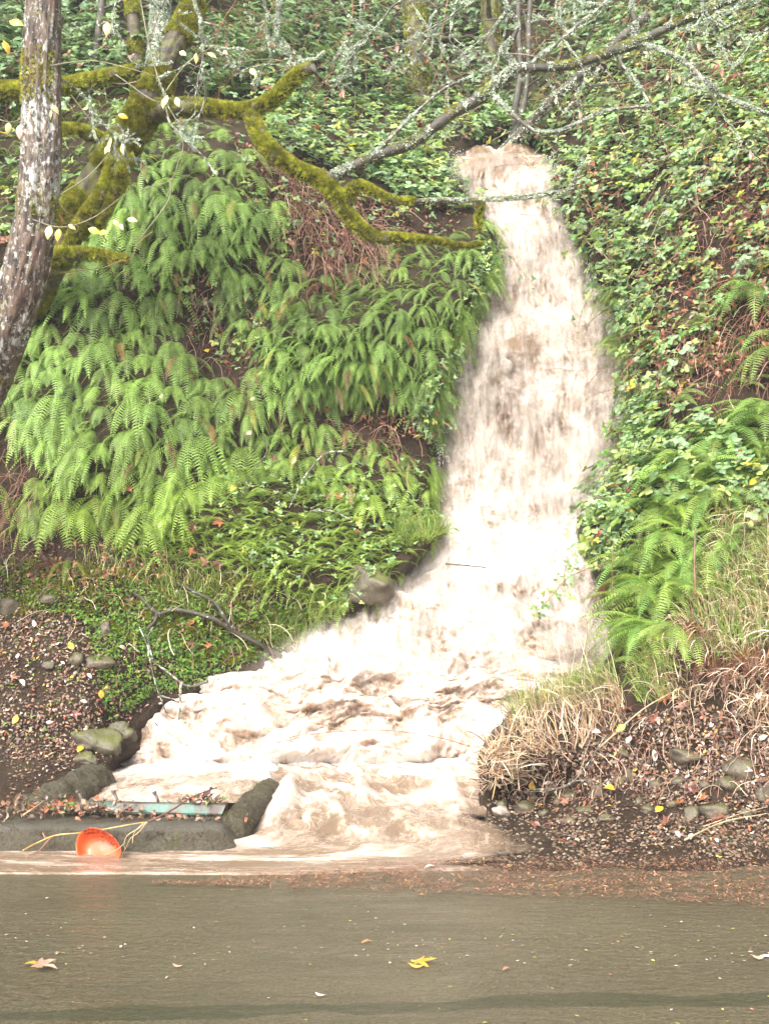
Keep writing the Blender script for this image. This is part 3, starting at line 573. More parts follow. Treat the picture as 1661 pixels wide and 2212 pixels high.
# low weeds, moss pads
leaf_stuff('ground_weeds', [[(40, 1210), (600, 1300), (760, 1330), (640, 1400), (540, 1440), (420, 1470), (330, 1430), (150, 1330), (0, 1300), (0, 1200)], [(180, 1330), (500, 1380), (430, 1480), (300, 1520), (230, 1560), (200, 1440)], LL0], [3800, 2400, 260], TO+TB, (.012, .03), [(.11, .22, .02), (.16, .27, .03), (.07, .15, .02), (.22, .26, .04)], [4, 3, 2, 1], (.005, .07), cl=.7, cs=25, up=1., label='bright green weeds and moss on the soil between cliff and torrent', cat='weeds')
def moss_tuft():
    ps = []
    for a in (0, 1.05, 2.1, 3.1, 4.2, 5.2):
        c, s = math.cos(a), math.sin(a); ps.append((np.array([[c*.1-s*.12, s*.1+c*.12, 0], [c*.1+s*.12, s*.1-c*.12, 0], [c*.55, s*.55, 1.]]), [np.array([[0, 1, 2]])]))
    return join(ps)
TT = [moss_tuft()]
leaf_stuff('ground_moss', [[(350, 1270), (700, 1330), (620, 1400), (500, 1440), (390, 1440), (230, 1360)], [(20, 1200), (620, 1260), (400, 1330), (0, 1330)], [(1560, 1050), (1661, 1000), (1661, 1330), (1600, 1300)], [(850, 1135), (1003, 1140), (1003, 1160), (850, 1160)], [(1350, 560), (1290, 640), (1400, 760)]], [9000, 5000, 1500, 900, 600], TT, (.012, .03), [(.26, .27, .04), (.15, .2, .02), (.3, .28, .03)], [3, 2, 2], (0, .01), M_moss, cl=.9, cs=22, up=.6, jit=.25, label='yellow green moss on the soil and ledges', cat='moss')
# ------------------------------------------------------------------ grass
def grass(name, polys, ns, tpl, L, cols, wts, label, mat, lean=None, cl=.3, cs=30, wet=-10, jit=.35, up=1.):
    uv = np.concatenate([sample(p, k, R, wet, cl, cs) for p, k in zip(polys, ns)]); u, v = uv.T; n = len(u)
    P = G(u, v); Nn = N(u, v); Z_ = nrm(Nn*.7 + np.array([0, 0, up]) + R.normal(0, jit, (n, 3)))
    X_ = nrm(Nn*[1, 1, 0] + R.normal(0, .7, (n, 3))*[1, 1, 0] + (np.array(lean) if lean else 0)); Y_ = nrm(np.cross(Z_, X_)); X_ = np.cross(Y_, Z_)
    V, F, T = scatter(tpl, P - Nn*.01, np.stack([X_, Y_, Z_], -1), R.uniform(*L, n), tints(n, cols, wts))
    return tag(mesh(name, V, F, mat, smooth=False, col=T), label, 'grass', None, 'stuff')
DRY = [(.66, .52, .36), (.46, .33, .23), (.75, .64, .46), (.24, .15, .1), (.62, .4, .2)]
D1 = [(1015, 1660), (1040, 1590), (1100, 1520), (1200, 1490), (1340, 1480), (1360, 1560), (1300, 1600), (1200, 1650), (1100, 1690), (1040, 1700)]
grass('dry_grass', [D1, [(1000, 1640), (1060, 1580), (1090, 1660), (1040, 1700)], [(1560, 1080), (1661, 1050), (1720, 1400), (1720, 1620), (1640, 1600), (1560, 1500), (1500, 1540), (1380, 1500), (1490, 1330), (1540, 1200)], [(1720, 1000), (2250, 900), (2250, 1560), (1720, 1560)]], [760, 150, 1100, 1500], THG+TG[2:6], (.22, .46), DRY, [4, 3, 2, 2, 1.], 'straw coloured dead grass drooping off the right bank', M_dry, (-.5, -.4, 0), up=.7)
grass('green_grass', [[(1040, 1500), (1110, 1450), (1320, 1450), (1340, 1500), (1200, 1530), (1060, 1570)], [(1500, 1100), (1661, 1060), (1700, 1400), (1560, 1450), (1480, 1330)], [(1340, 1360), (1450, 1380), (1460, 1520), (1380, 1530)], [(850, 1140), (1000, 1145), (995, 1175), (860, 1185)], [(620, 1300), (770, 1290), (740, 1350), (640, 1400), (560, 1390)], [(150, 1200), (560, 1250), (600, 1340), (350, 1330)]], [900, 1900, 520, 500, 800, 600], TG+THG[:2], (.12, .36), [(.22, .33, .07), (.36, .42, .12), (.15, .27, .06), (.5, .48, .2)], [4, 3, 2, 2], 'green and yellowing grass blades along the banks', M_leaf, (-.3, -.3, 0))
# tall thin stalks beside the dry grass
grass('grass_stalks', [[(1050, 1560), (1100, 1480), (1180, 1450), (1330, 1450), (1340, 1500), (1200, 1560), (1080, 1620)]], [70], [blade(b, .007, 8, .1) for b in (.4, .8, 1.3)], (.5, .95), DRY[:3]+[(.2, .3, .05)], [1, 1, 1, 2], 'tall thin stalks standing over the cascade', M_dry, (-.6, -.2, 0), wet=-60)
# ------------------------------------------------------------------ litter, needles, gravel
LIT = [(.14, .08, .055), (.22, .135, .08), (.31, .21, .14), (.42, .32, .24), (.1, .06, .05), (.3, .1, .05), (.55, .36, .06), (.6, .5, .42)]
LL = [(-80, 1330), (60, 1310), (230, 1340), (260, 1450), (285, 1545), (270, 1600), (225, 1650), (60, 1645), (-80, 1660)]; RL = [(1050, 1690), (1200, 1610), (1380, 1540), (1661, 1520), (1740, 1600), (1740, 1850), (1250, 1850), (1150, 1790), (1080, 1740)]
leaf_stuff('leaf_litter', [LL, RL, [(0, 1190), (600, 1260), (560, 1420), (300, 1560), (0, 1340)], [(500, 330), (860, 380), (880, 560), (640, 640), (400, 560)], [(1380, 500), (1661, 330), (1720, 760), (1500, 880)], [(20, 1630), (150, 1640), (480, 1750), (20, 1762)], [(1740, 1500), (2300, 1480), (2300, 1850), (1740, 1850)], [(-450, 1180), (-80, 1180), (-80, 1670), (-450, 1670)]], [3000, 4600, 1100, 350, 600, 420, 2600, 1200], TO, (.012, .052), LIT, [5, 4, 3, 1.2, 4, 1.6, .3, .35], (.003, .03), M_litter, up=.4, jit=.28, cl=.35, label='wet brown and purple dead leaves strewn over both banks', cat='leaf litter')
ico = bpy.data.meshes.new('i')
def rock_tpl(sub, seed, amp=.35, sq=(1, .8, .6)):
    import bmesh
    b = bmesh.new(); bmesh.ops.create_icosphere(b, subdivisions=sub, radius=1); V = np.array([x.co[:] for x in b.verts]); F = np.array([[x.index for x in f.verts] for f in b.faces]); b.free()
    r = np.random.RandomState(seed)
    for _ in range(9):
        n = nrm(r.normal(0, 1, 3)); h = r.uniform(.55, .85); dd = V@n; V = V - np.outer(np.clip(dd-h, 0, None)*.85, n)
    V = V*(1 + amp*.35*fbm(V[:, 0]*1.6+seed, V[:, 1]*1.6, V[:, 2]*1.6, 5, seed)[:, None]); return V*np.array(sq), [F]
RT = [rock_tpl(1, k, .5) for k in range(6)]
M_grav = leaf_mat('gravel_stone', .45, 0, spec=.5, var=.5)
leaf_stuff('gravel', [RL, LL, [(1050, 1700), (1240, 1760), (1740, 1760), (1740, 1870), (1000, 1870), (1040, 1830)]], [1200, 300, 1300], RT, (.006, .022), [(.13, .09, .055), (.17, .125, .08), (.09, .06, .045), (.2, .16, .11)], [1, 1, 1, .5], (.0, .004), M_grav, up=1, label='small wet gravel at the road edge', cat='gravel')
# needles washed along the road edge
n = 44000; u = R.uniform(330, 2200, n); b0 = np.interp(u, [330, 600, 1000, 1760], [1903, 1884, 1846, 1846]); b1 = np.interp(u, [330, 700, 1000, 1400, 1760], [1910, 1922, 1932, 1945, 1968]); q_ = R.beta(1.6, 1.5, n); v = b0+(b1-b0)*q_
k = (R.uniform(0, 1, n) < sst(250, 1000, u)*.9+.1) & (vn(u/40, v/9, 0, 5)*.5+.5 > R.uniform(0, .6, n)); u, v = u[k], v[k]; n = len(u)
Pn = onz(u, v, .01 + R.uniform(0, .012, n)); needle = (np.array([[-.5, -.02, 0], [.5, -.02, .05], [.5, .02, .05], [-.5, .02, 0]]), [np.array([[0, 1, 2, 3]])])
Bn_ = basis(nrm(np.array([0, 0, 1.]) + R.normal(0, .25, (n, 3))), R.uniform(0, 6.28, n))
V, F, T = scatter([needle, (needle[0]*[.8, 3.5, 1], needle[1]), (needle[0]*[.4, 7, 1], needle[1])], Pn, Bn_, R.uniform(.01, .042, n), tints(n, [(.24, .11, .065), (.32, .16, .095), (.14, .075, .06), (.4, .25, .16), (.5, .36, .1)], [4, 4, 3, 1, .2]), pick=R.choice(3, n, p=[.62, .26, .12]))
tag(mesh('needle_drift', V, F, M_litter, smooth=False, col=T), 'reddish conifer needles washed into a long band along the road edge', 'needles', None, 'stuff')
n = 3400; u = R.uniform(0, 1661, n); v = np.where(R.rand(n) < .6, R.normal(2045, 34, n), R.uniform(1900, 2212, n)); k = (vn(u/130, v/26, 0, 15)*.5+.5)**2 > R.uniform(0, .5, n); u, v = u[k], v[k]; n = len(u)
V, F, T = scatter([needle, TO[0]], onz(u, v, .009), basis(nrm(np.array([0, 0, 1.]) + R.normal(0, .12, (n, 3))), R.normal(0, .5, n)), R.uniform(.006, .026, n), tints(n, [(.3, .15, .09), (.42, .4, .1), (.5, .4, .3), (.2, .3, .06), (.35, .33, .3)], [3, 2, 2, 1, 2]), pick=R.choice(2, n, p=[.8, .2]))
tag(mesh('road_debris', V, F, M_litter, smooth=False, col=T), 'scattered needles and leaf bits on the wet road', 'debris', None, 'stuff')
# ------------------------------------------------------------------ dead stems and roots
def stems(name, poly, n, L, cols, wts, label, lift=.12, r_=.0025, hang=1., wet=4):
    uv = sample(poly, n, R, wet, .3); ps, cs_ = [], []
    for u, v in uv:
        p = G(u, v); nn = N(u, v); l = R.uniform(*L); p = p + nn*(.14 if name == 'bramble_vines' else 0); d = nrm(nn*.6 + R.normal(0, .6, 3) + [0, 0, .3]); pts = [p]; q = p.copy()
        for i in range(6):
            d = nrm(d + np.array([0, -.05, -.42*hang]) + R.normal(0, .22, 3)); q = q + d*l/6; pts.append(q.copy())
        V, F = tube(catmull(pts, 2), r_*R.uniform(.6, 1.6), 4, cap=False); ps.append((V, F)); cs_.append(np.tile(tints(1, cols, wts), (len(V), 1)))
    V, F = join(ps); return tag(mesh(name, V, F, M_stem, col=np.concatenate(cs_)), label, 'stems', None, 'stuff')
RB = [(.22, .1, .065), (.32, .19, .13), (.14, .06, .045), (.42, .29, .2)]
leaf_stuff('dead_leaf_mat', [[(470, 250), (560, 255), (700, 420), (860, 430), (1010, 470), (960, 520), (860, 540), (640, 600), (520, 420)], [(380, 560), (560, 640), (580, 860), (480, 800), (400, 720)], [(560, 860), (940, 900), (930, 960), (700, 900)], [(60, 1180), (400, 1190), (350, 1260), (60, 1260)]], [900, 260, 200, 200], TO, (.03, .08), [(.26, .1, .05), (.16, .06, .035), (.35, .17, .08), (.1, .05, .03)], [3, 3, 1, 2], (.01, .12), M_litter, cl=.3, up=.2, jit=.7, label='red brown dead leaves lodged among the roots on the cliff', cat='dead leaves')
leaf_stuff('sparse_bramble', [[(470, 250), (560, 255), (700, 420), (860, 430), (1010, 470), (960, 520), (860, 540), (640, 560), (520, 420)], [(380, 560), (560, 640), (580, 860), (480, 800), (400, 720)]], [260, 90], TB, (.04, .08), GRN, [3, 3, 3, 2, .5, 1, .5], (.05, .2), cl=.5, label='sparse bramble leaves over the bare rooty ground under the limbs', cat='brambles')
stems('dead_stems', [(520, 320), (640, 380), (760, 440), (860, 520), (820, 580), (680, 620), (620, 470)], 620, (.3, .9), RB, [3, 3, 2, 1], 'tangle of bare reddish roots and stems under the mossy limbs')
leaf_stuff('dead_bracken', [[(1400, 560), (1560, 420), (1661, 330), (1740, 330), (1740, 780), (1600, 840), (1450, 900), (1390, 700)], [(1290, 380), (1340, 400), (1300, 520), (1360, 560), (1230, 420)]], [1500, 260], TO, (.03, .1), [(.26, .1, .05), (.16, .06, .035), (.35, .17, .08)], [3, 3, 1], (.05, .3), M_litter, cl=.8, up=.2, jit=.7, label='curled rust brown bracken fronds on the upper right slope', cat='dead bracken')
stems('bracken_stems', [(1380, 480), (1600, 300), (1740, 300), (1740, 800), (1600, 860), (1440, 920), (1400, 700)], 900, (.2, .7), RB, [4, 2, 3, 1], 'dead rust brown bracken stalks on the upper right slope')
stems('hanging_roots', [(380, 560), (500, 620), (560, 820), (640, 900), (920, 900), (900, 1040), (560, 880), (400, 760)], 260, (.15, .6), RB, [3, 2, 3, 1], 'thin roots hanging over the bare rock between the ferns')
stems('bramble_canes', [(-60, -100), (1740, -100), (1740, 400), (1200, 300), (900, 330), (500, 250), (-60, 300)], 520, (.6, 1.8), RB+[(.12, .15, .06)], [2, 2, 1, 1, 2], 'thin arching canes in the thicket above the fall', hang=.35, r_=.004)
stems('bramble_vines', UR, 420, (.3, 1.1), RB+[(.2, .2, .08)], [3, 3, 1, 2, 1], 'reddish arching vines among the brambles right of the fall', hang=.5, r_=.003)
stems('cliff_foot_roots', [(-80, 880), (30, 900), (110, 1010), (50, 1160), (110, 1230), (-80, 1230)], 260, (.15, .6), RB, [3, 2, 3, 1], 'hanging roots in the dark recess under the leaning trunk')
stems('low_stems', [(-60, 1000), (300, 1150), (760, 1300), (400, 1500), (-60, 1300)], 160, (.15, .5), RB+DRY[:2], [2, 2, 1, 1, 1, 1], 'dead stalks lying at the foot of the left bank', hang=.8)
stems('matted_stems', [(1060, 1640), (1200, 1560), (1661, 1440), (1740, 1500), (1740, 1700), (1300, 1720), (1080, 1740)], 460, (.12, .4), RB+DRY[:2], [3, 2, 3, 1, 1, 1], 'matted dead stalks and rootlets on the right verge', hang=.9, r_=.0018)
# ------------------------------------------------------------------ concrete kerb, cheek walls, rack, boulders
def conc_mat():
    m, t, b = M('mossy_concrete'); p = pos(t)
    a = noise(t, 7, 7, p, .75); f = noise(t, 35, 5, p, .75)
    c = ramp(t, a, [(.32, (.05, .038, .022)), (.46, (.1, .08, .05)), (.56, (.13, .11, .075)), (.66, (.1, .1, .035))])
    c = mixc(t, ramp(t, f, [(.5, 0.), (.68, .7)]), c, (.2, .18, .145)); c = mixc(t, ramp(t, noise(t, 28, 3, p), [(.58, 0.), (.68, .8)]), c, (.03, .028, .02))
    s = nd(t, 'ShaderNodeSeparateXYZ'); t.links.new(p, s.inputs[0]); zn = math_(t, 'ADD', s.outputs[2], math_(t, 'MULTIPLY', noise(t, 9, 4, p), .08))
    kb = math_(t, 'MULTIPLY', ramp(t, zn, [(.182, 0.), (.2, 1.)]), ramp(t, math_(t, 'ADD', math_(t, 'MULTIPLY', s.outputs[1], .1), math_(t, 'MULTIPLY', noise(t, 6, 4, p), .02)), [(.842, 1.), (.853, 0.)]))
    c = mixc(t, math_(t, 'MULTIPLY', kb, .8), c, mixc(t, f, (.1, .09, .072), (.22, .2, .165)))
    t.links.new(c, b.inputs['Base Color']); b.inputs['Roughness'].default_value = .7; b.inputs['Specular IOR Level'].default_value = .25; bump(t, b, math_(t, 'ADD', f, noise(t, 14, 6, p, .7)), .06, 1.); return m
M_conc = conc_mat()
def rock_mat(name, c1, c2, moss):
    m, t, b = M(name); p = pos(t); a = noise(t, 4, 6, p, .65)
    c = ramp(t, a, [(.35, c1), (.65, c2)]); g = nd(t, 'ShaderNodeNewGeometry'); s = nd(t, 'ShaderNodeSeparateXYZ'); t.links.new(g.outputs['Normal'], s.inputs[0])
    k = math_(t, 'ADD', math_(t, 'MULTIPLY', s.outputs[2], .35), noise(t, 6, 5, p, .7)); c = mixc(t, ramp(t, k, [(.62, 0.), (.8, moss)]), c, (.1, .11, .02))
    t.links.new(c, b.inputs['Base Color']); b.inputs['Roughness'].default_value = .45; bump(t, b, noise(t, 14, 6, p, .7), .02); return m
M_rock = rock_mat('wet_rock', (.045, .038, .028), (.13, .1, .065), .4); M_rockb = rock_mat('mossy_boulder', (.06, .048, .03), (.12, .1, .065), .7)
ny, nx = 30, 260
prof = np.array([1, .84])*np.array([(8.16, -.12), (8.17, -.03), (8.185, .02), (8.2, .07), (8.215, .12), (8.235, .165), (8.27, .198), (8.33, .212), (8.42, .216), (8.55, .218), (8.7, .22), (8.85, .222), (8.97, .22), (9.02, .17), (9.03, .05), (9.03, -.15)])
xs = np.concatenate([np.linspace(-9, -3.5, 60), np.linspace(-3.48, -1.0, 220)]); Xk, I = np.meshgrid(xs, np.arange(len(prof)), indexing='ij')
Yk = prof[:, 0][I] + 0; Zk = prof[:, 1][I] + 0.
fall = sst(-1.22, -1.0, Xk); Zk = np.where(Zk > 0, Zk*(1-fall*.95), Zk); Yk = Yk + fall*.12*(Yk < 8.5)
nk = fbm(Xk*2.5, Yk*3, Zk*4, 5, 71); Yk = Yk - .035*nk*(I < 12) - .02*fbm(Xk*9, Yk*9, Zk*14, 4, 72)*(I < 12) - .02*vn(Xk*.9, 0, 0, 4); Zk = Zk + .014*nk*(I > 2)
o = mesh('kerb', np.stack([Xk, Yk, Zk], -1).reshape(-1, 3), gridf(*Xk.shape), M_conc); tag(o, 'worn concrete kerb with a pitted grey top edge beside the muddy gutter', 'kerb')
def cheek(pts, r, seed, label, sx=1.):
    pa = catmull(pts, 14); V, F = tube(pa, r*np.concatenate([[.55, .8], np.ones(len(pa)-4), [.8, .5]]), 40, .22, 13, seed)
    o = mesh('cheek_wall', V, F, M_conc); return tag(o, label, 'concrete wall')
cheek([(-1.12, 8.42, .1), (-1.11, 8.75, .13), (-1.06, 9.15, .17), (-1.0, 9.6, .2), (-.99, 9.95, .17)], .115, 3, 'rounded mossy concrete wall at the right end of the green beam')
cheek([(-2.72, 8.75, .13), (-2.68, 9.2, .17), (-2.6, 9.7, .23), (-2.52, 10.1, .25)], .165, 8, 'thick mossy concrete hump left of the green beam')
def paint_mat():
    m, t, b = M('worn_green_paint'); p = pos(t); a = noise(t, 9, 6, p, .7)
    c = ramp(t, a, [(.42, (.05, .035, .025)), (.5, (.09, .08, .06)), (.58, (.05, .12, .09)), (.7, (.08, .19, .14))]); t.links.new(c, b.inputs['Base Color']); b.inputs['Roughness'].default_value = .5; bump(t, b, a, .006); return m
M_paint = paint_mat(); mm, t_, b_ = M('rusty_steel'); t_.links.new(ramp(t_, noise(t_, 30, 4, pos(t_)), [(.4, (.06, .04, .03)), (.65, (.16, .13, .11))]), b_.inputs['Base Color']); b_.inputs['Roughness'].default_value = .5; M_rust = mm
mm, t_, b_ = M('end_grain'); t_.links.new(ramp(t_, noise(t_, 40, 4, pos(t_)), [(.4, (.1, .05, .03)), (.65, (.22, .12, .08))]), b_.inputs['Base Color']); b_.inputs['Roughness'].default_value = .7; M_wood = mm
rack = empty('trash_rack', (-1.83, 8.7, .222)); tag(rack, 'fallen beam with flaking green paint and three bolts, lying across the concrete inlet', 'beam')
def beam(x0, x1, n=60):
    pr = np.array([(-.05, -.02), (-.055, -.005), (-.035, .052), (-.028, .058), (.035, .058), (.042, .05), (.06, -.01), (.05, -.02)]); xs = np.linspace(x0, x1, n); V = []
    for x in xs: V += [[x + (.02*q[1]/.05 if x == x1 else 0), q[0] + .003*vn(x*8, q[0]*40, q[1]*40, 2), q[1] + .003*vn(x*6, 5, q[0]*9, 3)] for q in pr]
    k = len(pr); i, j = np.meshgrid(np.arange(n-1), np.arange(k), indexing='ij'); Fq = np.stack([i*k+j, i*k+(j+1) % k, (i+1)*k+(j+1) % k, (i+1)*k+j], -1).reshape(-1, 4)
    return np.array(V), [Fq]
V, F = beam(-.6, .6); mesh('beam', V, F, M_paint, rack, smooth=False)
k8 = V[-8:]; c8 = np.vstack([k8, k8.mean(0)]); c8[:, 0] += .003; mesh('beam_end', c8, [np.array([[8, i, (i+1) % 8] for i in range(8)])], M_wood, rack, smooth=False)
for u in (192, 268, 355):
    x = (u-PW/2)/FP*8.74 + 1.83; V, F = tube([[x, .02, .03], [x-.012, .02, .08], [x-.035, .02, .125]], .012, 8, cap=True); b0 = mesh('bolt', V, F, M_rust, rack)
    V, F = tube([[x-.033, .02, .12], [x-.042, .02, .138]], .019, 6, cap=True); mesh('nut', V, F, M_rust, b0, smooth=False)
for u in (383, 402, 428, 450, 474):
    x = (u-PW/2)/FP*8.74 + 1.83; V, F = tube([[x, -.02, -.07], [x, -.02, -.015]], .014, 6); mesh('bracket', V, F, M_rust, rack, smooth=False)
rack.rotation_euler = (0, math.radians(1.), math.radians(-1.2))
def rock(u, v, su, sv, label, seed, mat=M_rock, depth=.8, name='rock', g=None, off=0, p=None, sub=4, cat='rock'):
    V, F = rock_tpl(sub, seed, .7, (1, depth, 1)); p = G(u, v) if p is None else np.array(p); k = mpp(p); V = V*[su/1.6*k, su/1.6*k, sv/1.6*k]; V = rotz(V, R.uniform(-.3, .3))
    o = mesh(name, V, F, mat, smooth=True); o.location = p + np.array([0, off, sv*k*.14]); return tag(o, label, cat, g)
rock(795, 1272, 96, 72, 'brown mossy boulder wedged between the ferns and the rapids', 15, M_rockb, off=-.02)
rock(785, 1746, 86, 34, 'flat brown rock breaking the muddy water right of the concrete', 14, p=onz(785, 1752, .05))
rock(880, 1757, 44, 16, 'low rock just awash beside the flat brown one', 17, p=onz(880, 1762, .03))
rock(225, 1600, 90, 60, 'dark mossy stone at the left foot of the rapids', 19, M_rockb, p=G(205, 1612)+[0, 0, -.02])
for i, (u, v, a, b, lb) in enumerate([(225, 1368, 26, 34, 'upright grey stone in the weeds left of the fallen branch'), (100, 1300, 44, 22, 'mossy stone among weeds near the left edge'), (175, 1300, 26, 16, 'small grey stone among weeds, right of the mossy one'), (165, 1430, 30, 26, 'grey stone on the leaf litter'), (215, 1440, 60, 34, 'rounded stone half sunk in the weedy mound'), (105, 1440, 26, 14, 'flat stone at the top of the leaf litter'), (20, 1320, 40, 40, 'dark stone cut by the left edge')]):
    rock(u, v, a, b, lb, 30+i, sub=3)
ST_ = [(1058, 1700, 24, 24, 'mossy green stone at the corner where the dry grass meets the muddy water'), (1082, 1742, 26, 20, 'dark wet stone at the water edge under the dry grass'), (1068, 1810, 22, 16, 'small brown stone standing in the shallow water'), (1133, 1752, 44, 26, 'lichen green stone in shallow water, right of the dark wet one'), (1150, 1728, 22, 16, None), (1190, 1705, 26, 22, None), (1205, 1735, 24, 20, None), (1228, 1728, 44, 28, 'large pale green stone in the middle of the right verge'), (1262, 1755, 30, 18, None), (1290, 1715, 34, 26, None), (1335, 1690, 26, 20, None), (1360, 1680, 30, 24, None), (1400, 1755, 30, 20, None), (1415, 1700, 26, 20, None), (1495, 1768, 38, 34, 'tan block of stone in the purple leaf litter'), (1540, 1760, 52, 34, 'olive wedge shaped stone at the foot of the right verge'), (1570, 1700, 40, 34, 'round olive stone below the hanging straw'), (1600, 1670, 60, 44, 'big mossy rock under the hanging straw at the right edge'), (1650, 1720, 30, 36, None), (1480, 1640, 60, 36, 'mossy rock ledge jutting from the right verge'), (1345, 1630, 36, 18, None), (1450, 1740, 26, 18, None), (1310, 1770, 30, 16, None), (1240, 1690, 22, 16, None), (1175, 1760, 24, 14, None), (1380, 1735, 22, 16, None), (1140, 1690, 26, 16, None), (1610, 1760, 26, 18, None), (1275, 1690, 20, 14, None), (1520, 1700, 24, 16, None), (1230, 1775, 24, 12, None), (1465, 1690, 26, 18, None)]
for i, (u, v, a, b, lb) in enumerate(ST_):
    rock(u, v, a, b, lb or 'small plain grey stone bedded in the leaf litter of the right verge', 50+i, M_rock, sub=3 if a > 28 else 2, g=None if lb else 'small stones on the right verge', name='stone', cat='stone')
# ------------------------------------------------------------------ orange plastic bowl and the straw coloured roots
def orange_mat():
    m, t, b = M('orange_plastic'); p = pos(t); s = nd(t, 'ShaderNodeSeparateXYZ'); t.links.new(p, s.inputs[0])
    c = ramp(t, noise(t, 34, 5, pos(t, (1, 1, 2.)), .7), [(.46, (.62, .075, .015)), (.54, (.09, .02, .01))]); k = ramp(t, s.outputs[1], [(.02, 0.), (.08, 1.)])
    c = mixc(t, k, (.64, .085, .02), c); t.links.new(c, b.inputs['Base Color']); b.inputs['Roughness'].default_value = .4
    b.inputs['Subsurface Weight'].default_value = .15; b.inputs['Subsurface Scale'].default_value = .02; return m
rr = np.array([0, .05, .09, .12, .142, .156, .166, .174, .178, .182, .176, .168, .160, .15, .136, .115, .085, .045, 0]); zz = np.array([0, 0, .002, .008, .02, .038, .06, .082, .094, .1, .101, .088, .066, .044, .027, .014, .008, .006, .006])
th = np.linspace(0, 2*np.pi, 64, endpoint=False); V = np.stack([rr[:, None]*np.cos(th)*(1+.12*np.cos(th)), rr[:, None]*np.sin(th)*.8, zz[:, None] + 0*th - .04*(rr[:, None]/.18)**2*np.sin(th)*np.cos(th)*1.2], -1)
k = 64; i, j = np.meshgrid(np.arange(len(rr)-1), np.arange(k), indexing='ij'); Fq = np.stack([i*k+j, (i)*k+(j+1) % k, (i+1)*k+(j+1) % k, (i+1)*k+j], -1).reshape(-1, 4)
o = mesh('plastic_bowl', V.reshape(-1, 3), Fq, orange_mat()); o.location = onz(226, 1838, .02) + [0, -.09, .012]; o.scale = (1.05, .86, 1); o.rotation_euler = (math.radians(62), math.radians(16), math.radians(-24)); tag(o, 'bright orange plastic bowl on its side, half sunk in the muddy gutter', 'bowl')
def strand(name, pts, r, col, label, cat, k=6, rough=.2, g=None, parent=None):
    pa = catmull(pts, 8); V, F = tube(pa, np.linspace(r, r*.45, len(pa)), k, rough, 60); o = mesh(name, V, F, M_stem, parent, col=np.tile(np.array([col], float), (len(V), 1)))
    return tag(o, label, cat, g) if label else o
Yg = 8.1
A_ = lambda u, v, y=Yg: at(u, v, y)
rt = strand('root', [A_(50, 1838, 7.95), A_(80, 1822), A_(118, 1806), A_(170, 1800), A_(205, 1795, 8.13), A_(248, 1788, 8.13), A_(285, 1781), A_(318, 1776)], .0065, (.42, .3, .1), 'straw yellow root lying along the kerb and behind the orange bowl', 'root')
for pts in ([(318, 1776), (300, 1798), (282, 1812), (272, 1832), (262, 1852, 7.85)], [(316, 1777), (300, 1790), (276, 1805), (268, 1822), (270, 1836, 7.9)], [(270, 1822, 8.0), (250, 1838, 7.8), (225, 1848, 7.75)], [(310, 1778), (290, 1800), (286, 1822, 8.0)]):
    strand('rootlet', [A_(*q) for q in pts], .0042, (.45, .34, .18), None, None, parent=rt)
for pts in ([(118, 1806), (105, 1815), (85, 1838, 8.0), (60, 1850, 7.85)], [(100, 1815), (92, 1800, 8.15)]): strand('rootlet', [A_(*q) for q in pts], .007, (.28, .14, .08), None, None, parent=rt)
strand('stick', [A_(320, 1775), A_(350, 1762, 8.15), A_(385, 1742, 8.25), A_(410, 1725, 8.4), A_(440, 1712, 8.5), A_(469, 1702, 8.6)], .008, (.13, .065, .045), 'thin dark stick leaning over the kerb onto the green beam', 'stick')
strand('stick', [A_(50, 1762, 8.3), A_(70, 1748, 8.4), A_(96, 1730, 8.6)], .007, (.5, .36, .2), 'short pale stick on the mud left of the green beam', 'stick')
rock(262, 1590, 50, 44, 'brown stone at the left edge of the rapids below the dangling branch', 91, M_rockb); rock(190, 1645, 44, 30, 'small brown stone on the mud above the concrete hump', 93, M_rockb)
# debris heaped on the beam and the kerb
def heap(name, c, sig, n, label, cols, wts):
    P = np.array(c) + R.normal(0, 1, (n, 3))*sig; P[:, 2] = c[2] + np.abs(P[:, 2]-c[2]); V, F, T = scatter([needle, TO[0], TO[1], TG[0]], P, basis(nrm(R.normal(0, .7, (n, 3)) + [0, 0, 1]), R.uniform(0, 6.28, n)), R.uniform(.03, .08, n), tints(n, cols, wts), pick=R.choice(4, n, p=[.35, .25, .25, .15]))
    return tag(mesh(name, V, F, M_litter, smooth=False, col=T), label, 'debris', None, 'stuff')
heap('debris', (-1.42, 8.7, .27), (.1, .04, .03), 170, 'clump of wet leaves and green sprigs caught on the green beam', LIT[:6]+[(.12, .25, .03)], [4, 4, 3, 1, 3, 2, 3])
heap('debris', (-2.32, 8.6, .23), (.2, .08, .04), 420, 'wet rotting leaves heaped at the left end of the green beam', LIT[:6]+[(.12, .2, .03)], [4, 4, 3, 1, 3, 3, 1])
heap('debris', (-3.4, 8.6, .19), (.35, .14, .01), 300, 'thin scatter of leaf mush on top of the kerb, far left', LIT[:6], [4, 4, 3, 1, 3, 2])
heap('debris', (-1.6, 8.5, .19), (.28, .05, .008), 110, 'thin scatter of leaf mush on the kerb in front of the beam', LIT[:6], [4, 4, 3, 1, 3, 2])
heap('debris', (-2.8, 8.75, .22), (.2, .12, .03), 260, 'brown leaves on the mud at the left end of the kerb', LIT[:6]+[(.12, .2, .03)], [4, 4, 3, 1, 3, 3, 1])
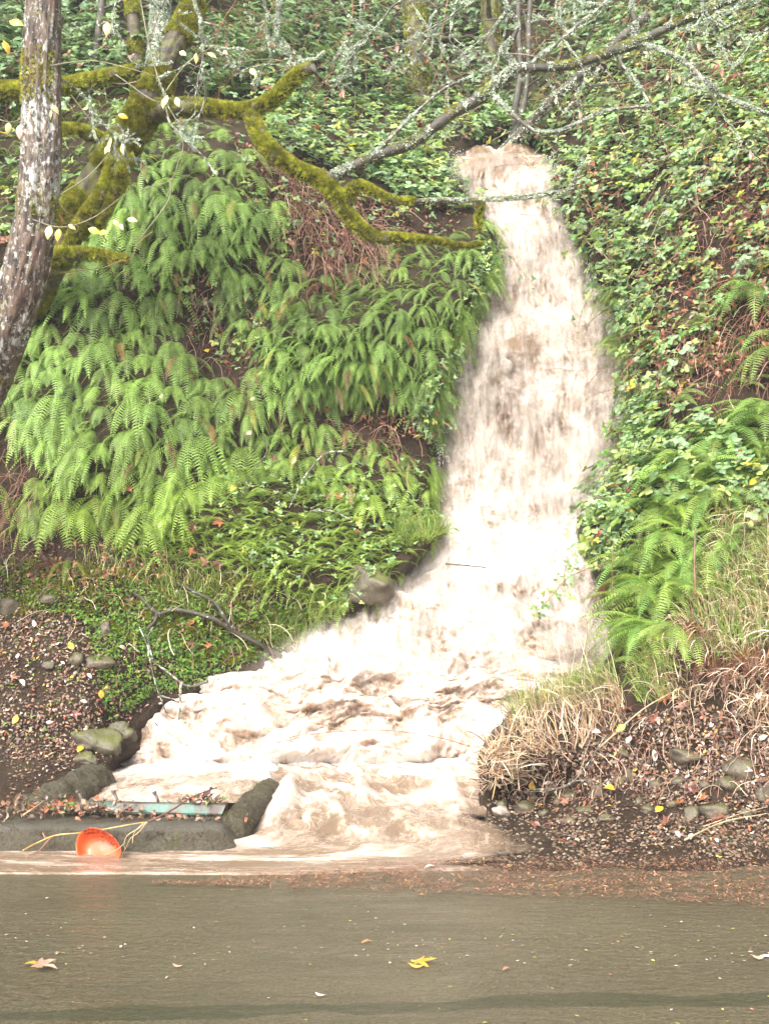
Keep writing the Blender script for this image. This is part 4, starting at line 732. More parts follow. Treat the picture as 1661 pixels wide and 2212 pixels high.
# ------------------------------------------------------------------ fallen branches, sticks and whips
def lie(pts, lift=.03): return [G(u, v) + N(u, v)*lift for u, v in pts]
def spot_mat(name, c1, c2, c3, sc_=14, t3=.6):
    m, t, b = M(name); p = pos(t); c = ramp(t, noise(t, 8, 5, pos(t, (1, 1, 1)), .7), [(.35, c1), (.65, c2)]); c = mixc(t, ramp(t, noise(t, sc_, 3, p, .6), [(t3, 0.), (t3+.05, 1.)]), c, c3)
    t.links.new(c, b.inputs['Base Color']); b.inputs['Roughness'].default_value = .6; bump(t, b, noise(t, 40, 5, p, .7), .01); return m
M_bark = spot_mat('grey_bark', (.035, .03, .022), (.1, .085, .06), (.42, .43, .38), 16, .62); M_barkm = spot_mat('mossy_bark', (.03, .022, .014), (.08, .055, .03), (.1, .1, .02), 7, .5)
M_barkg = spot_mat('lichen_bark', (.07, .06, .045), (.15, .135, .1), (.38, .42, .32), 20, .52)
def stickbr(name, pts, r, mat, label, cat='branch', lift=.03, sub=(), k=8, p3=None):
    pa = catmull(p3 if p3 is not None else lie(pts, lift), 8); V, F = tube(pa, np.linspace(r, r*.5, len(pa)), k, .3, 30); o = mesh(name, V, F, mat, col=np.tile([[.2, .12, .08]], (len(V), 1)) if mat is not M_dry else np.tile([[.5, .4, .25]], (len(V), 1)))
    for s in sub:
        pb = catmull(s if len(s[0]) == 3 else lie(s, lift), 6); V, F = tube(pb, np.linspace(r*.7, r*.3, len(pb)), 6, .3, 30); mesh('side_branch', V, F, mat, o, col=np.tile([[.2, .12, .08]], (len(V), 1)) if mat is not M_dry else np.tile([[.5, .4, .25]], (len(V), 1)))
    return tag(o, label, cat)
stickbr('fallen_branch', [(625, 1422), (560, 1388), (500, 1358), (450, 1335), (375, 1314), (350, 1326), (310, 1303), (285, 1282)], .028, M_bark, 'dark fallen branch with white lichen spots, running down to the rapids', lift=.08, sub=[[(345, 1325), (330, 1345), (315, 1360)]])
stickbr('fallen_branch', [(500, 1352), (475, 1335), (460, 1305), (420, 1282), (382, 1262)], .024, M_bark, 'dark crooked fallen branch just above the white spotted one', lift=.09)
stickbr('lichen_branch', [(448, 1474), (405, 1478), (360, 1450), (322, 1430), (312, 1400), (308, 1350)], .014, M_barkg, 'pale lichen crusted branch forking on the weedy mound', lift=.1, sub=[[(322, 1430), (330, 1480), (345, 1530)], [(330, 1430), (322, 1380), (330, 1350)]])
stickbr('lichen_branch', [(385, 1500), (345, 1535), (318, 1560), (295, 1578)], .014, M_barkg, 'short lichen crusted branch dangling over the left edge of the rapids', lift=.25)
stickbr('thin_branch', [(746, 992), (690, 1008), (662, 1045), (650, 1075), (615, 1140)], .012, M_barkg, 'thin grey branch arching over the ferns below the cliff', lift=.3, sub=[[(650, 1110), (700, 1135), (740, 1160)]])
stickbr('thin_branch', [(570, 935), (560, 1000), (540, 1060), (525, 1100)], .009, M_bark, 'slim dark stick standing in the gap between the two fern patches', lift=.2)
stickbr('water_stick', None, .011, M_bark, 'straight dark stick caught on the white water below the fall', 'stick', p3=[at(962, 1218, 11.7), at(1000, 1221, 11.7), at(1050, 1226, 11.75)])
stickbr('whip', None, .006, M_stem, 'long thin bare whip bent across the lower rapids', 'twig', p3=[at(1012, 1612, 9.9), at(940, 1592, 10.1), at(830, 1578, 10.3), at(740, 1580, 10.4), at(680, 1586, 10.4), at(600, 1605, 10.45)], sub=[[at(740, 1580, 10.4), at(705, 1568, 10.4), at(670, 1560, 10.4)], [at(690, 1585, 10.4), at(640, 1590, 10.4), at(560, 1620, 10.4)]], k=5)
stickbr('bare_stem', None, .011, M_stem, 'bare upright brown stem standing in the ferns on the right bank', 'stem', p3=[at(1503, 1290, 9.5), at(1500, 1220, 9.5), at(1502, 1140, 9.5)])
stickbr('verge_stick', [(1170, 1720), (1240, 1670), (1310, 1600)], .01, M_barkg, 'crooked lichen spotted stick on the right verge below the dry grass', 'stick', lift=.12, sub=[[(1245, 1665), (1290, 1690), (1325, 1730)], [(1240, 1668), (1200, 1685), (1120, 1715)]])
stickbr('verge_stick', [(1290, 1620), (1400, 1545), (1480, 1500)], .007, M_dry, 'long pale straw stalk slanting up the right verge', 'stalk', lift=.1)
stickbr('verge_stick', [(1480, 1830), (1560, 1790), (1661, 1770)], .007, M_dry, 'pale stalk at the road edge, far right', 'stalk', lift=.05, sub=[[(1520, 1800), (1600, 1770), (1661, 1755)]])
# trailing ivy strands that hang in front of the water
def trail(pts, nleaf, size, label, cols=GRN[:4], lat=.05, name='trailing_ivy'):
    P3 = np.array([at(*q) for q in pts]); pa = catmull(P3, 10); V, F = tube(pa, np.linspace(.006, .003, len(pa)), 5, 0)
    o = empty(name, P3[0]); V = V - P3[0]; mesh('stem', V, F, M_stem, o, col=np.tile([[.2, .13, .06]], (len(V), 1)))
    i = R.randint(0, len(pa), nleaf); Pl = pa[i] - P3[0] + R.normal(0, lat, (nleaf, 3)); V, F, T = scatter(TB, Pl, basis(nrm(R.normal(0, .5, (nleaf, 3)) + [0, -.6, .7]), R.uniform(0, 6.28, nleaf)), R.uniform(*size, nleaf), tints(nleaf, cols, [1]*len(cols)))
    mesh('leaves', V, F, M_leaf, o, smooth=False, col=T); return tag(o, label, 'ivy')
trail([(1095, 540, 13.1), (1120, 575, 12.9), (1145, 605, 12.85), (1172, 640, 12.85)], 9, (.03, .05), 'ivy strand dangling across the upper fall from its left rim')
trail([(1310, 610, 12.9), (1275, 640, 12.7), (1255, 680, 12.7), (1248, 730, 12.7)], 12, (.035, .06), 'ivy strand dangling over the upper fall from its right rim')
trail([(1330, 905, 12.2), (1315, 930, 12.1), (1310, 960, 12.1), (1300, 1010, 11.9)], 16, (.05, .07), 'bright ivy sprig at the right rim beside the widest part of the fall', [(.1, .24, .04), (.14, .28, .05)])
trail([(1345, 1210, 10.7), (1280, 1225, 10.6), (1225, 1250, 10.5), (1190, 1290, 10.5), (1160, 1320, 10.5)], 34, (.04, .065), 'long ivy strand reaching left over the rapids from the right bank')
trail([(1325, 1170, 10.6), (1322, 1260, 10.5), (1326, 1340, 10.5), (1318, 1400, 10.5)], 16, (.03, .055), 'ivy strand hanging straight down in front of the rapids')
trail([(1225, 1215, 10.6), (1218, 1250, 10.5), (1222, 1290, 10.5)], 10, (.04, .06), 'short ivy sprig hanging at the tip of the long strand')
trail([(955, 910, 12.2), (990, 935, 12.1), (995, 960, 12.1), (970, 1000, 12.1)], 5, (.02, .03), 'bare looping vine at the left rim of the fall')
# fallen maple leaves: each one an object
ML = [mesh('maple_leaf', V, F, M_litter, smooth=False, link=False, col=np.ones((len(V), 3))) for V, F in TM]
M_ml = leaf_mat('maple_litter', .35, .15, 'obj', var=.4)
for m_ in ML: m_.materials[0] = M_ml
mls = [(440, 1132, 'L'), (465, 1128, 'L'), (335, 1213, 'L'), (455, 1218, 'L'), (482, 1225, 'L'), (425, 1195, 'L'), (290, 1060, 'C'), (420, 1345, 'W'), (410, 1385, 'W'), (450, 1395, 'W'), (280, 1300, 'W'), (160, 1245, 'W'), (230, 1250, 'W'), (20, 1355, 'B'), (30, 1470, 'B'), (160, 1545, 'B'), (720, 1090, 'L'), (735, 1085, 'L'), (705, 575, 'C'), (780, 565, 'C'), (545, 790, 'C'), (560, 765, 'C'), (620, 540, 'C'), (700, 595, 'C'), (660, 605, 'C'), (590, 1000, 'C'), (1300, 1480, 'V'), (1330, 1530, 'V'), (1360, 1535, 'V'), (1480, 1530, 'V'), (1500, 1720, 'V'), (1470, 1745, 'V'), (1520, 1735, 'V'), (1230, 1740, 'V'), (1190, 1790, 'V'), (1205, 1830, 'V'), (1155, 1790, 'V'), (1440, 1790, 'V'), (1560, 1780, 'V'), (1220, 1590, 'V'), (1440, 1510, 'V'), (1560, 1280, 'V'), (1600, 1660, 'V'), (1630, 1320, 'V'), (1420, 1560, 'V')]
MLB = {'L': 'brown maple leaf lying on the low ferns at the foot of the cliff', 'W': 'dark wet maple leaf in the weeds around the fallen branch', 'B': 'large brown maple leaf on the bare litter near the left edge', 'C': 'red brown maple leaf lodged on the fern cliff', 'V': 'red brown maple leaf fallen on the right verge'}
for i, (u, v, z) in enumerate(mls):
    p = G(u, v); n = N(u, v); o = obj('maple_leaf', ML[i % 6]); o.location = p + n*(.05 if z in 'WBV' else .14); nz = nrm(n + np.array([0, -.2, .4]) + R.normal(0, .25, 3))
    o.rotation_euler = Matrix(basis(nz[None], R.uniform(0, 6.28, 1))[0].tolist()).to_euler(); s = R.uniform(.07, .105); o.scale = (s, s, s)
    o.color = (*[(.24, .085, .05), (.16, .06, .04), (.3, .15, .1), (.34, .13, .05)][R.randint(4)], 1); tag(o, MLB[z], 'leaf', {'L': 'maple leaves on the low ferns', 'W': 'maple leaves by the fallen branch', 'B': 'maple leaves on the left litter', 'C': 'maple leaves on the cliff', 'V': 'maple leaves on the right verge'}[z])
# single bright leaves: pale, white or yellow ones that stand out
OV = [mesh('leaf', *leaflet(1, .5, f, a), M_ml, smooth=True, link=False) for f, a in ((.3, .2), (-.3, .3), (.5, -.2))]
pale = [(1630, 1513, 'P'), (1600, 1665, 'P'), (1515, 1735, 'P'), (1495, 1815, 'P'), (1470, 1825, 'P'), (1420, 1640, 'P'), (1330, 1470, 'P'), (1300, 1590, 'P'), (1180, 1685, 'P'), (1640, 1600, 'P'), (1370, 1590, 'P'), (640, 1005, 'F'), (525, 872, 'F'), (530, 932, 'F'), (334, 880, 'F'), (345, 1160, 'F'), (195, 1470, 'G'), (100, 1560, 'G'), (185, 1520, 'G'), (55, 1490, 'G'), (130, 1395, 'G'), (40, 1430, 'G'), (250, 1400, 'G'), (75, 1345, 'G')]
for i, (u, v, z) in enumerate(pale):
    p = G(u, v); n = N(u, v); o = obj('pale_leaf', OV[i % 3]); o.location = p + n*(.05 if z in 'PG' else .2); nz = nrm(n + np.array([0, -.3, .3]) + R.normal(0, .2, 3)); o.rotation_euler = Matrix(basis(nz[None], R.uniform(0, 6.28, 1))[0].tolist()).to_euler(); s = R.uniform(.07, .1); o.scale = (s, s, s); o.color = (*[(.75, .68, .6), (.62, .5, .42), (.7, .6, .5)][i % 3], 1)
    tag(o, {'P': 'whitish fallen leaf on the right verge', 'F': 'cream fallen leaf caught on the hanging ferns', 'G': 'pale fallen leaf on the litter left of the rapids'}[z], 'leaf', {'P': 'whitish leaves on the right verge', 'F': 'cream leaves on the ferns', 'G': 'pale leaves on the left litter'}[z])
yel = [(1420, 1770, 'yellow leaf lying among purple litter on the right verge', (.75, .5, .03)), (1160, 1700, 'orange yellow leaf beside the lichen spotted stick', (.7, .4, .05)), (40, 1547, 'orange yellow leaf on the dark litter, far left', (.75, .42, .05)), (178, 1622, 'small orange leaf on the mud left of the rapids', (.75, .32, .02)), (495, 1068, 'orange leaf standing in the gap under the cliff', (.75, .4, .03)), (438, 765, 'yellow leaf tucked in ferns beside the bare rock', (.7, .5, .05)), (1360, 1570, 'lime green leaf on the right verge', (.45, .65, .06)), (1330, 1720, 'small orange leaf upright between stones', (.7, .4, .03)), (150, 1395, 'yellow leaf beside the mossy weeds at left', (.7, .5, .08)), (210, 1512, 'amber leaf in litter near the weedy mound', (.7, .4, .05)), (1250, 1930, None, None)]
for i, (u, v, lb, c) in enumerate(yel[:-1]):
    p = G(u, v); n = N(u, v); o = obj('yellow_leaf', OV[i % 3]); o.location = p + n*.06; nz = nrm(n + np.array([0, -.4, .4])); o.rotation_euler = Matrix(basis(nz[None], R.uniform(0, 6.28, 1))[0].tolist()).to_euler(); s = .095; o.scale = (s, s*1.3, s); o.color = (*c, 1); tag(o, lb, 'leaf')
road_l = [(900, 2082, 'curled yellow leaf on the road just above the dark tar stripe', (.7, .42, .06), .1, TM), (880, 2090, 'thin ochre leaf touching the curled yellow one on the road', (.6, .38, .08), .08, TO), (50, 2085, 'soggy yellow leaf in the clump of debris at the left road edge', (.7, .4, .05), .09, TO), (85, 2092, 'pinkish soggy leaf in the clump of debris on the road at left', (.45, .28, .2), .1, TM), (1640, 2065, 'whitish leaf on the road at the right edge', (.75, .72, .6), .1, TO), (1620, 2072, 'peach coloured leaf on the road beside the whitish one', (.6, .42, .3), .08, TO), (780, 2040, 'long orange brown leaf in the needles on the road', (.5, .25, .12), .07, TO), (372, 2028 + 60, 'pale brown leaf on the road left of centre', (.5, .33, .22), .05, TO), (1085, 2098, 'reddish leaf scrap on the road near the right tar stripe', (.4, .2, .12), .05, TO), (915, 1877, 'pale wood chip at the edge of the muddy water', (.62, .55, .42), .09, TO), (1545, 1852, 'yellow leaf on the needle drift, far right', (.75, .5, .05), .05, TO), (905, 1955 - 20, 'orange leaf scrap at the lower rim of the needle drift', (.7, .35, .04), .035, TO), (1180, 1915, 'amber leaf on the needle drift right of centre', (.65, .36, .05), .05, TO), (680, 2170 - 20, 'pinkish leaf resting on the dark tar stripe', (.55, .4, .33), .05, TO)]
for (u, v, lb, c, s, T_) in road_l:
    V, F = T_[R.randint(len(T_))]; V = roty(V*s, R.uniform(-.15, .15)); V[:, 2] *= .7; V = rotz(V, R.uniform(-.4, .4)); V[:, 2] -= V[:, 2].min(); o = mesh('road_leaf', V, F, M_ml, smooth=False); o.location = onz(u, v, .008); o.color = (*c, 1); tag(o, lb, 'leaf')
# ------------------------------------------------------------------ trees
def bark_big():
    m, t, b = M('old_bark'); p = pos(t); st = pos(t, (1, 1, .22))
    a = noise(t, 22, 5, st, .65, .4); l = noise(t, 26, 5, pos(t, (1, 1, .6)), .7); big = noise(t, 3.2, 3, pos(t, (1, 1, .5)), .6)
    c = ramp(t, a, [(.38, (.012, .008, .006)), (.46, (.055, .034, .022)), (.6, (.16, .108, .07))])
    c = mixc(t, ramp(t, big, [(.54, 0.), (.62, .5)]), c, (.11, .05, .034))
    c = mixc(t, ramp(t, math_(t, 'ADD', l, math_(t, 'MULTIPLY', math_(t, 'SUBTRACT', .5, big), .5)), [(.54, 0.), (.58, .95)]), c, (.36, .35, .32))
    c = mixc(t, ramp(t, noise(t, 2.6, 4, p), [(.6, 0.), (.68, .9)]), c, (.13, .1, .02))
    t.links.new(c, b.inputs['Base Color']); b.inputs['Roughness'].default_value = .6; bump(t, b, math_(t, 'ADD', a, math_(t, 'MULTIPLY', l, .4)), .03); return m
M_bigbark = bark_big()
def limb(pts, seg=10): return catmull([at(u, v, y) for u, v, y, r in pts], seg), np.maximum(np.interp(np.linspace(0, len(pts)-1, (len(pts)-1)*seg+1), np.arange(len(pts)), [r*y/FP for u, v, y, r in pts]), .004)
def fuzz(name, paths, dens, size, tpl, cols, wts, mat, parent, side=0., up=.4, thick=1., patch=0., seed=5, ps=5.):
    P_, N_ = [], []
    for pa, ra in paths:
        L = np.linalg.norm(np.diff(pa, axis=0), axis=1); area = (L*ra[:-1]*6.28).sum(); n = int(area*dens)
        if n < 1: continue
        i = R.choice(len(L), n, p=(L*ra[:-1])/(L*ra[:-1]).sum()); f = R.rand(n)[:, None]; q = pa[i]*(1-f) + pa[i+1]*f; T = nrm(pa[i+1]-pa[i]); a = nrm(np.cross(T, [.1, .3, 1.])); b = np.cross(T, a); th = R.uniform(0, 6.28, n)[:, None]; d = a*np.cos(th) + b*np.sin(th)
        k = (d[:, 2] > -1+side*2*R.rand(n)) & ((fbm(q[:, 0]*ps, q[:, 1]*ps, q[:, 2]*ps, 2, seed) > patch-1) if patch else True); P_.append((q + d*ra[i][:, None]*thick)[k]); N_.append(d[k])
    P_, N_ = np.concatenate(P_), np.concatenate(N_); n = len(P_)
    B = basis(nrm(N_ + [0, 0, up] + R.normal(0, .35, (n, 3))), R.uniform(0, 6.28, n)); C_ = tints(n, cols, wts)*(1+.35*vn(P_[:, 0]*14, P_[:, 1]*14, P_[:, 2]*14, 3))[:, None]
    V, F, T = scatter(tpl, P_, B, R.uniform(*size, n), np.clip(C_, 0, 1)); return mesh(name, V, F, mat, parent, smooth=False, col=T)
MOSS = [(.36, .37, .04), (.2, .23, .025), (.52, .5, .08), (.2, .14, .04)]; LICH = [(.36, .42, .3), (.5, .54, .44), (.3, .34, .24)]
flake = join([(rotz(roty(np.array([[0, 0, 0], [.6, -.3, .25], [1, .1, .1], [.5, .5, .35]]), R.uniform(-.5, .3)), a), [np.array([[0, 1, 2, 3]])]) for a in (0, 2.1, 4.1)])
def bigtrunk(pts, seed, name, mat, parent, k=72, amp=.26, seg=26):
    pa, ra = limb(pts, seg); n = len(pa); T = nrm(np.gradient(pa, axis=0)); a = nrm(np.cross(T, [0., 1, .1])); b = np.cross(T, a); th = np.linspace(0, 2*np.pi, k, endpoint=False)
    D = a[:, None]*np.cos(th)[None, :, None] + b[:, None]*np.sin(th)[None, :, None]; s = np.concatenate([[0], np.cumsum(np.linalg.norm(np.diff(pa, axis=0), axis=1))])[:, None]
    ct, sn = np.cos(th)[None], np.sin(th)[None]; rg = 1-np.abs(fbm(ct*3.2, sn*3.2, s*.9, 4, seed)); lo = fbm(ct*.8, sn*.8, s*.5, 2, seed+5)
    r = ra[:, None]*(1 + amp*(rg-.6) + .1*lo); V = (pa[:, None] + D*r[..., None]).reshape(-1, 3); i, j = np.meshgrid(np.arange(n-1), np.arange(k), indexing='ij')
    return mesh(name, V, np.stack([i*k+j, i*k+(j+1) % k, (i+1)*k+(j+1) % k, (i+1)*k+j], -1).reshape(-1, 4), mat, parent), (pa, ra)
# near trunk on the left
lt = empty('leaning_tree', at(-230, 1290, 10.9)); W0 = np.array(lt.location)
def sub0(o, W): o.location = -W; return o       # parts are modelled in world space, shifted back by their thing's base
tr, pth = bigtrunk([(120, -300, 9.6, 34), (100, -120, 9.6, 37), (92, 30, 9.6, 39), (87, 180, 9.6, 40), (88, 330, 9.6, 42), (80, 460, 9.65, 43), (58, 580, 9.7, 46), (22, 690, 9.8, 48), (-25, 800, 9.95, 50), (-90, 930, 10.15, 54), (-160, 1100, 10.5, 60), (-230, 1290, 10.9, 72)], 4, 'trunk', M_bigbark, lt); sub0(tr, W0)
sub0(fuzz('moss', [pth], 2600, (.012, .03), TT, MOSS, [3, 3, 1, 2], M_moss, lt, patch=1.42, ps=2.6, seed=12), W0)
sub0(fuzz('lichen', [pth], 900, (.008, .02), [flake], LICH, [2, 3, 1], M_lich, lt, patch=1.1, ps=7, seed=18), W0)
tag(lt, 'leaning rough barked trunk with grey lichen patches at the left edge', 'tree')
# the mossy tree
mt = empty('mossy_tree', at(60, 660, 12.0)); W1 = np.array(mt.location)
TR = [(30, 700, 12.2, 40), (110, 560, 11.7, 40), (190, 420, 11.4, 38), (260, 320, 11.2, 37), (320, 225, 11.1, 34), (365, 120, 11.1, 27), (410, 30, 11.2, 24), (450, -80, 11.3, 22), (500, -260, 11.5, 18)]
t1, p1 = bigtrunk(TR, 9, 'trunk', M_barkm, mt, 40, .2, 14); sub0(t1, W1)
BR = [('limb', [(300, 240, 11.1, 30), (360, 235, 11.0, 24), (430, 232, 10.9, 21), (500, 240, 10.85, 19), (545, 237, 10.8, 19), (590, 215, 10.8, 18), (620, 185, 10.8, 18), (645, 160, 10.8, 15), (672, 148, 10.8, 12)]),
 ('limb', [(540, 240, 10.8, 17), (560, 290, 10.75, 19), (585, 325, 10.7, 20), (640, 365, 10.7, 18), (700, 393, 10.7, 22), (730, 430, 10.7, 17), (765, 480, 10.75, 16), (810, 513, 10.8, 13), (860, 515, 10.8, 11), (930, 520, 10.9, 7), (995, 532, 11, 5), (1045, 528, 11, 3)]),
 ('limb', [(-60, 190, 12.3, 20), (20, 195, 12.2, 22), (110, 190, 12.1, 19), (180, 178, 12, 20), (232, 165, 11.8, 15), (300, 150, 11.5, 12)]),
 ('limb', [(120, 285, 10.8, 12), (150, 278, 11, 12), (185, 285, 11.1, 14), (215, 300, 11.2, 16)]),
 ('limb', [(250, 345, 11.1, 20), (225, 410, 11, 16), (180, 470, 11, 13), (140, 540, 11.1, 9)]),
 ('limb', [(60, 560, 11.2, 16), (140, 548, 11.1, 17), (210, 552, 11.1, 14), (275, 562, 11, 9)]),
 ('limb', [(270, 330, 11, 17), (262, 390, 11, 15), (240, 430, 11, 12), (210, 500, 11.1, 9)]),
 ('limb', [(750, 440, 10.7, 14), (758, 410, 10.65, 12), (780, 402, 10.6, 11), (815, 418, 10.6, 9), (860, 435, 10.6, 7), (940, 432, 10.6, 5.5), (1040, 431, 10.6, 6), (1130, 425, 10.6, 6.5), (1185, 418, 10.6, 6), (1225, 411, 10.6, 5.5), (1243, 385, 10.6, 4.5), (1262, 335, 10.6, 3.2)]),
 ('limb', [(1034, 430, 10.6, 4), (1040, 450, 10.65, 5), (1032, 470, 10.7, 3.5), (1036, 500, 10.75, 2.5)])]
mossp = [p1]
for nm, pts in BR:
    pa, ra = limb(pts, 12); ra = ra*.8; V, F = tube(pa, ra*.92, 16, .7, 9, 3); b0 = mesh(nm, V, F, M_barkm, mt); sub0(b0, W1)
    big = [(pa, ra)]
    if pts[0][0] == 750: n_ = int(len(pa)*.42); big = [(pa[:n_], ra[:n_])]
    if pts[0][:2] == (540, 240): big = [(pa, ra)]
    f = fuzz('moss', big, 17000, (.01, .045), TT, MOSS, [4, 3, 2, 1.5], M_moss, b0, side=.6, up=.5, thick=.95)
    if pts[0][0] == 750: fuzz('lichen', [(pa[n_:], ra[n_:])], 6000, (.008, .018), [flake], LICH, [2, 3, 1], M_lich, b0)
m1 = fuzz('moss', [p1], 13000, (.018, .05), TT, MOSS, [3, 4, 1, 3], M_moss, mt, side=.2, patch=.85, ps=3, thick=.97); sub0(m1, W1)
# broken stub at the end of the upper limb
V, F = tube([at(668, 150, 10.78), at(676, 146, 10.75), at(683, 158, 10.72)], [.04, .045, .012], 9, .5, 20); sub0(mesh('broken_stub', V, F, M_bark, mt), W1)
tag(mt, 'crooked old tree thickly furred with yellow green moss, limbs reaching right', 'tree')
# the lichen covered bough that crosses the picture
BO = [('bough', [(690, 392, 10.7, 14), (740, 370, 10.65, 13), (800, 340, 10.6, 11), (880, 312, 10.55, 12), (930, 280, 10.5, 12), (975, 245, 10.45, 13), (1040, 208, 10.4, 14), (1080, 175, 10.35, 14), (1112, 150, 10.3, 13), (1160, 146, 10.3, 9), (1230, 140, 10.3, 11), (1290, 122, 10.25, 10), (1370, 93, 10.2, 12), (1440, 60, 10.2, 9), (1510, 28, 10.1, 9), (1570, 2, 10.1, 8), (1720, -60, 10, 7)]),
 ('side_branch', [(1112, 150, 10.3, 8), (1104, 128, 10.3, 6), (1085, 105, 10.3, 6), (1108, 80, 10.3, 5), (1118, 50, 10.3, 4), (1095, 15, 10.3, 3.5), (1080, -40, 10.3, 3)]),
 ('side_branch', [(1372, 95, 10.2, 8), (1372, 50, 10.2, 6), (1365, 10, 10.2, 5.5), (1368, -50, 10.2, 5)]),
 ('side_branch', [(1375, 92, 10.2, 6), (1430, 108, 10.1, 5), (1480, 135, 10.1, 5), (1525, 175, 10, 6), (1560, 205, 10, 4), (1620, 230, 9.9, 4), (1700, 260, 9.9, 3)]),
 ('side_branch', [(1060, 200, 10.35, 6), (1085, 225, 10.3, 5), (1130, 265, 10.3, 4.5), (1165, 284, 10.3, 4), (1215, 280, 10.3, 4), (1270, 255, 10.2, 4.5), (1310, 238, 10.2, 3), (1400, 228, 10.2, 2.5)]),
 ('side_branch', [(1330, 110, 10.25, 5), (1345, 140, 10.2, 4), (1370, 170, 10.2, 3.5), (1398, 215, 10.2, 3), (1405, 232, 10.2, 2)]),
 ('side_branch', [(1130, 148, 10.3, 5), (1180, 110, 10.4, 4), (1240, 60, 10.5, 3.5), (1300, 10, 10.6, 3), (1340, -40, 10.6, 3)]),
 ('side_branch', [(800, 340, 10.6, 5), (850, 290, 10.5, 4), (900, 240, 10.5, 3.5), (960, 190, 10.5, 3), (1020, 165, 10.4, 2.5)])]
bo = empty('lichen_bough', at(690, 392, 10.7)); W2 = np.array(bo.location)
for nm, pts in BO:
    pa, ra = limb(pts, 12); V, F = tube(pa, ra, 12, .22, 12, 6); b0 = mesh(nm, V, F, M_barkg if ra[0] < .03 else M_bark, bo); sub0(b0, W2)
    fuzz('lichen', [(pa, ra)], 5200 if nm == 'bough' else 8000, (.009, .022), [flake], LICH, [2, 3, 1], M_lich, b0, side=.45, patch=.85, ps=6, seed=9)
    if nm == 'bough': fuzz('moss', [(pa, ra)], 7000, (.01, .022), TT, MOSS, [4, 3, 2, 1], M_moss, b0, side=.75, patch=1.15, ps=3.3, seed=3)
tag(bo, 'long grey bough crusted with pale lichen, rising right across the fall', 'bough')
# slender background trees
def sapling(pts, label, mat, lich=0, moss=0, name='slender_tree', k=12):
    dy = G(*pts[0][:2])[1] + .15 - pts[0][2]; pts = [(u, v, y+dy, r) for u, v, y, r in pts]
    o = empty(name, at(*pts[0][:3])); W = np.array(o.location); pa, ra = limb(pts, 10); V, F = tube(pa, ra, k, .18, 7, int(R.randint(99))); sub0(mesh('trunk', V, F, mat, o), W)
    if lich: sub0(fuzz('lichen', [(pa, ra)], lich, (.012, .03), [flake], LICH, [2, 3, 1], M_lich, o), W)
    if moss: sub0(fuzz('moss', [(pa, ra)], moss, (.015, .035), TT, MOSS, [3, 3, 1, 1], M_moss, o, patch=.9), W)
    for _ in range(4 if k > 8 else 2):
        i = R.randint(len(pa)//3, len(pa)-2); q = [pa[i]]; d = nrm(R.normal(0, 1, 3)*[1, .5, .6] + [0, 0, .4])
        for s in range(5): d = nrm(d + R.normal(0, .25, 3)); q.append(q[-1] + d*.2)
        V, F = tube(catmull(q, 5), np.linspace(ra[i]*.4, .004, 26), 6, .2, 20); sub0(mesh('branch', V, F, mat, o), W)
    return tag(o, label, 'tree')
sapling([(330, 235, 14.2, 24), (340, 120, 14.2, 23), (345, 40, 14.2, 22), (350, -60, 14.2, 21), (350, -260, 14.3, 18)], 'straight trunk whitened by lichen behind the mossy tree', M_barkg, 3500)
sapling([(195, 190, 14, 11), (207, 110, 14, 11), (217, 50, 14, 10), (222, -40, 14, 10), (230, -200, 14, 8)], 'slim dark stem right of the leaning trunk', M_bark)
sapling([(300, 230, 14.1, 16), (292, 100, 14.1, 16), (288, 40, 14.1, 15), (280, -60, 14.2, 14), (270, -200, 14.2, 12)], 'mossy brown stem just left of the lichen whitened trunk', M_barkm, 0, 5000)
sapling([(570, 180, 13, 5), (586, 120, 13, 6), (596, 70, 13, 6.5), (605, 0, 13, 6.5), (612, -120, 13, 6)], 'thin upright lichen spotted sapling above the mossy limb stub', M_barkg, 5000)
sapling([(1105, 318, 15.2, 8), (1112, 240, 15, 8), (1124, 150, 15, 7), (1120, 60, 15, 7), (1118, -60, 15, 6)], 'dark stem standing just above the lip of the fall', M_bark)
sapling([(1090, 322, 15.3, 7), (1125, 250, 15.1, 7), (1140, 160, 15.1, 6), (1142, 60, 15.1, 6), (1150, -60, 15.1, 5)], 'second dark stem above the lip of the fall, bent to the right', M_bark)
sapling([(1085, 330, 15.4, 13), (1140, 275, 15, 13), (1185, 225, 14.6, 12), (1240, 175, 14.3, 11), (1310, 110, 14, 10), (1400, 30, 13.8, 9)], 'grey trunk leaning right from the lip of the fall', M_bark, 800)
sapling([(1062, 190, 16.4, 20), (1062, 120, 16.4, 20), (1060, 40, 16.4, 20), (1057, -60, 16.4, 19), (1050, -200, 16.4, 18)], 'dark upright trunk in the gully at the top of the photo', M_barkm, 0, 800)
sapling([(905, 240, 16.2, 26), (900, 100, 16, 25), (893, -20, 16, 24), (885, -160, 16, 22)], 'thick shaded mossy trunk behind the hanging twigs', M_barkm, 0, 1800)
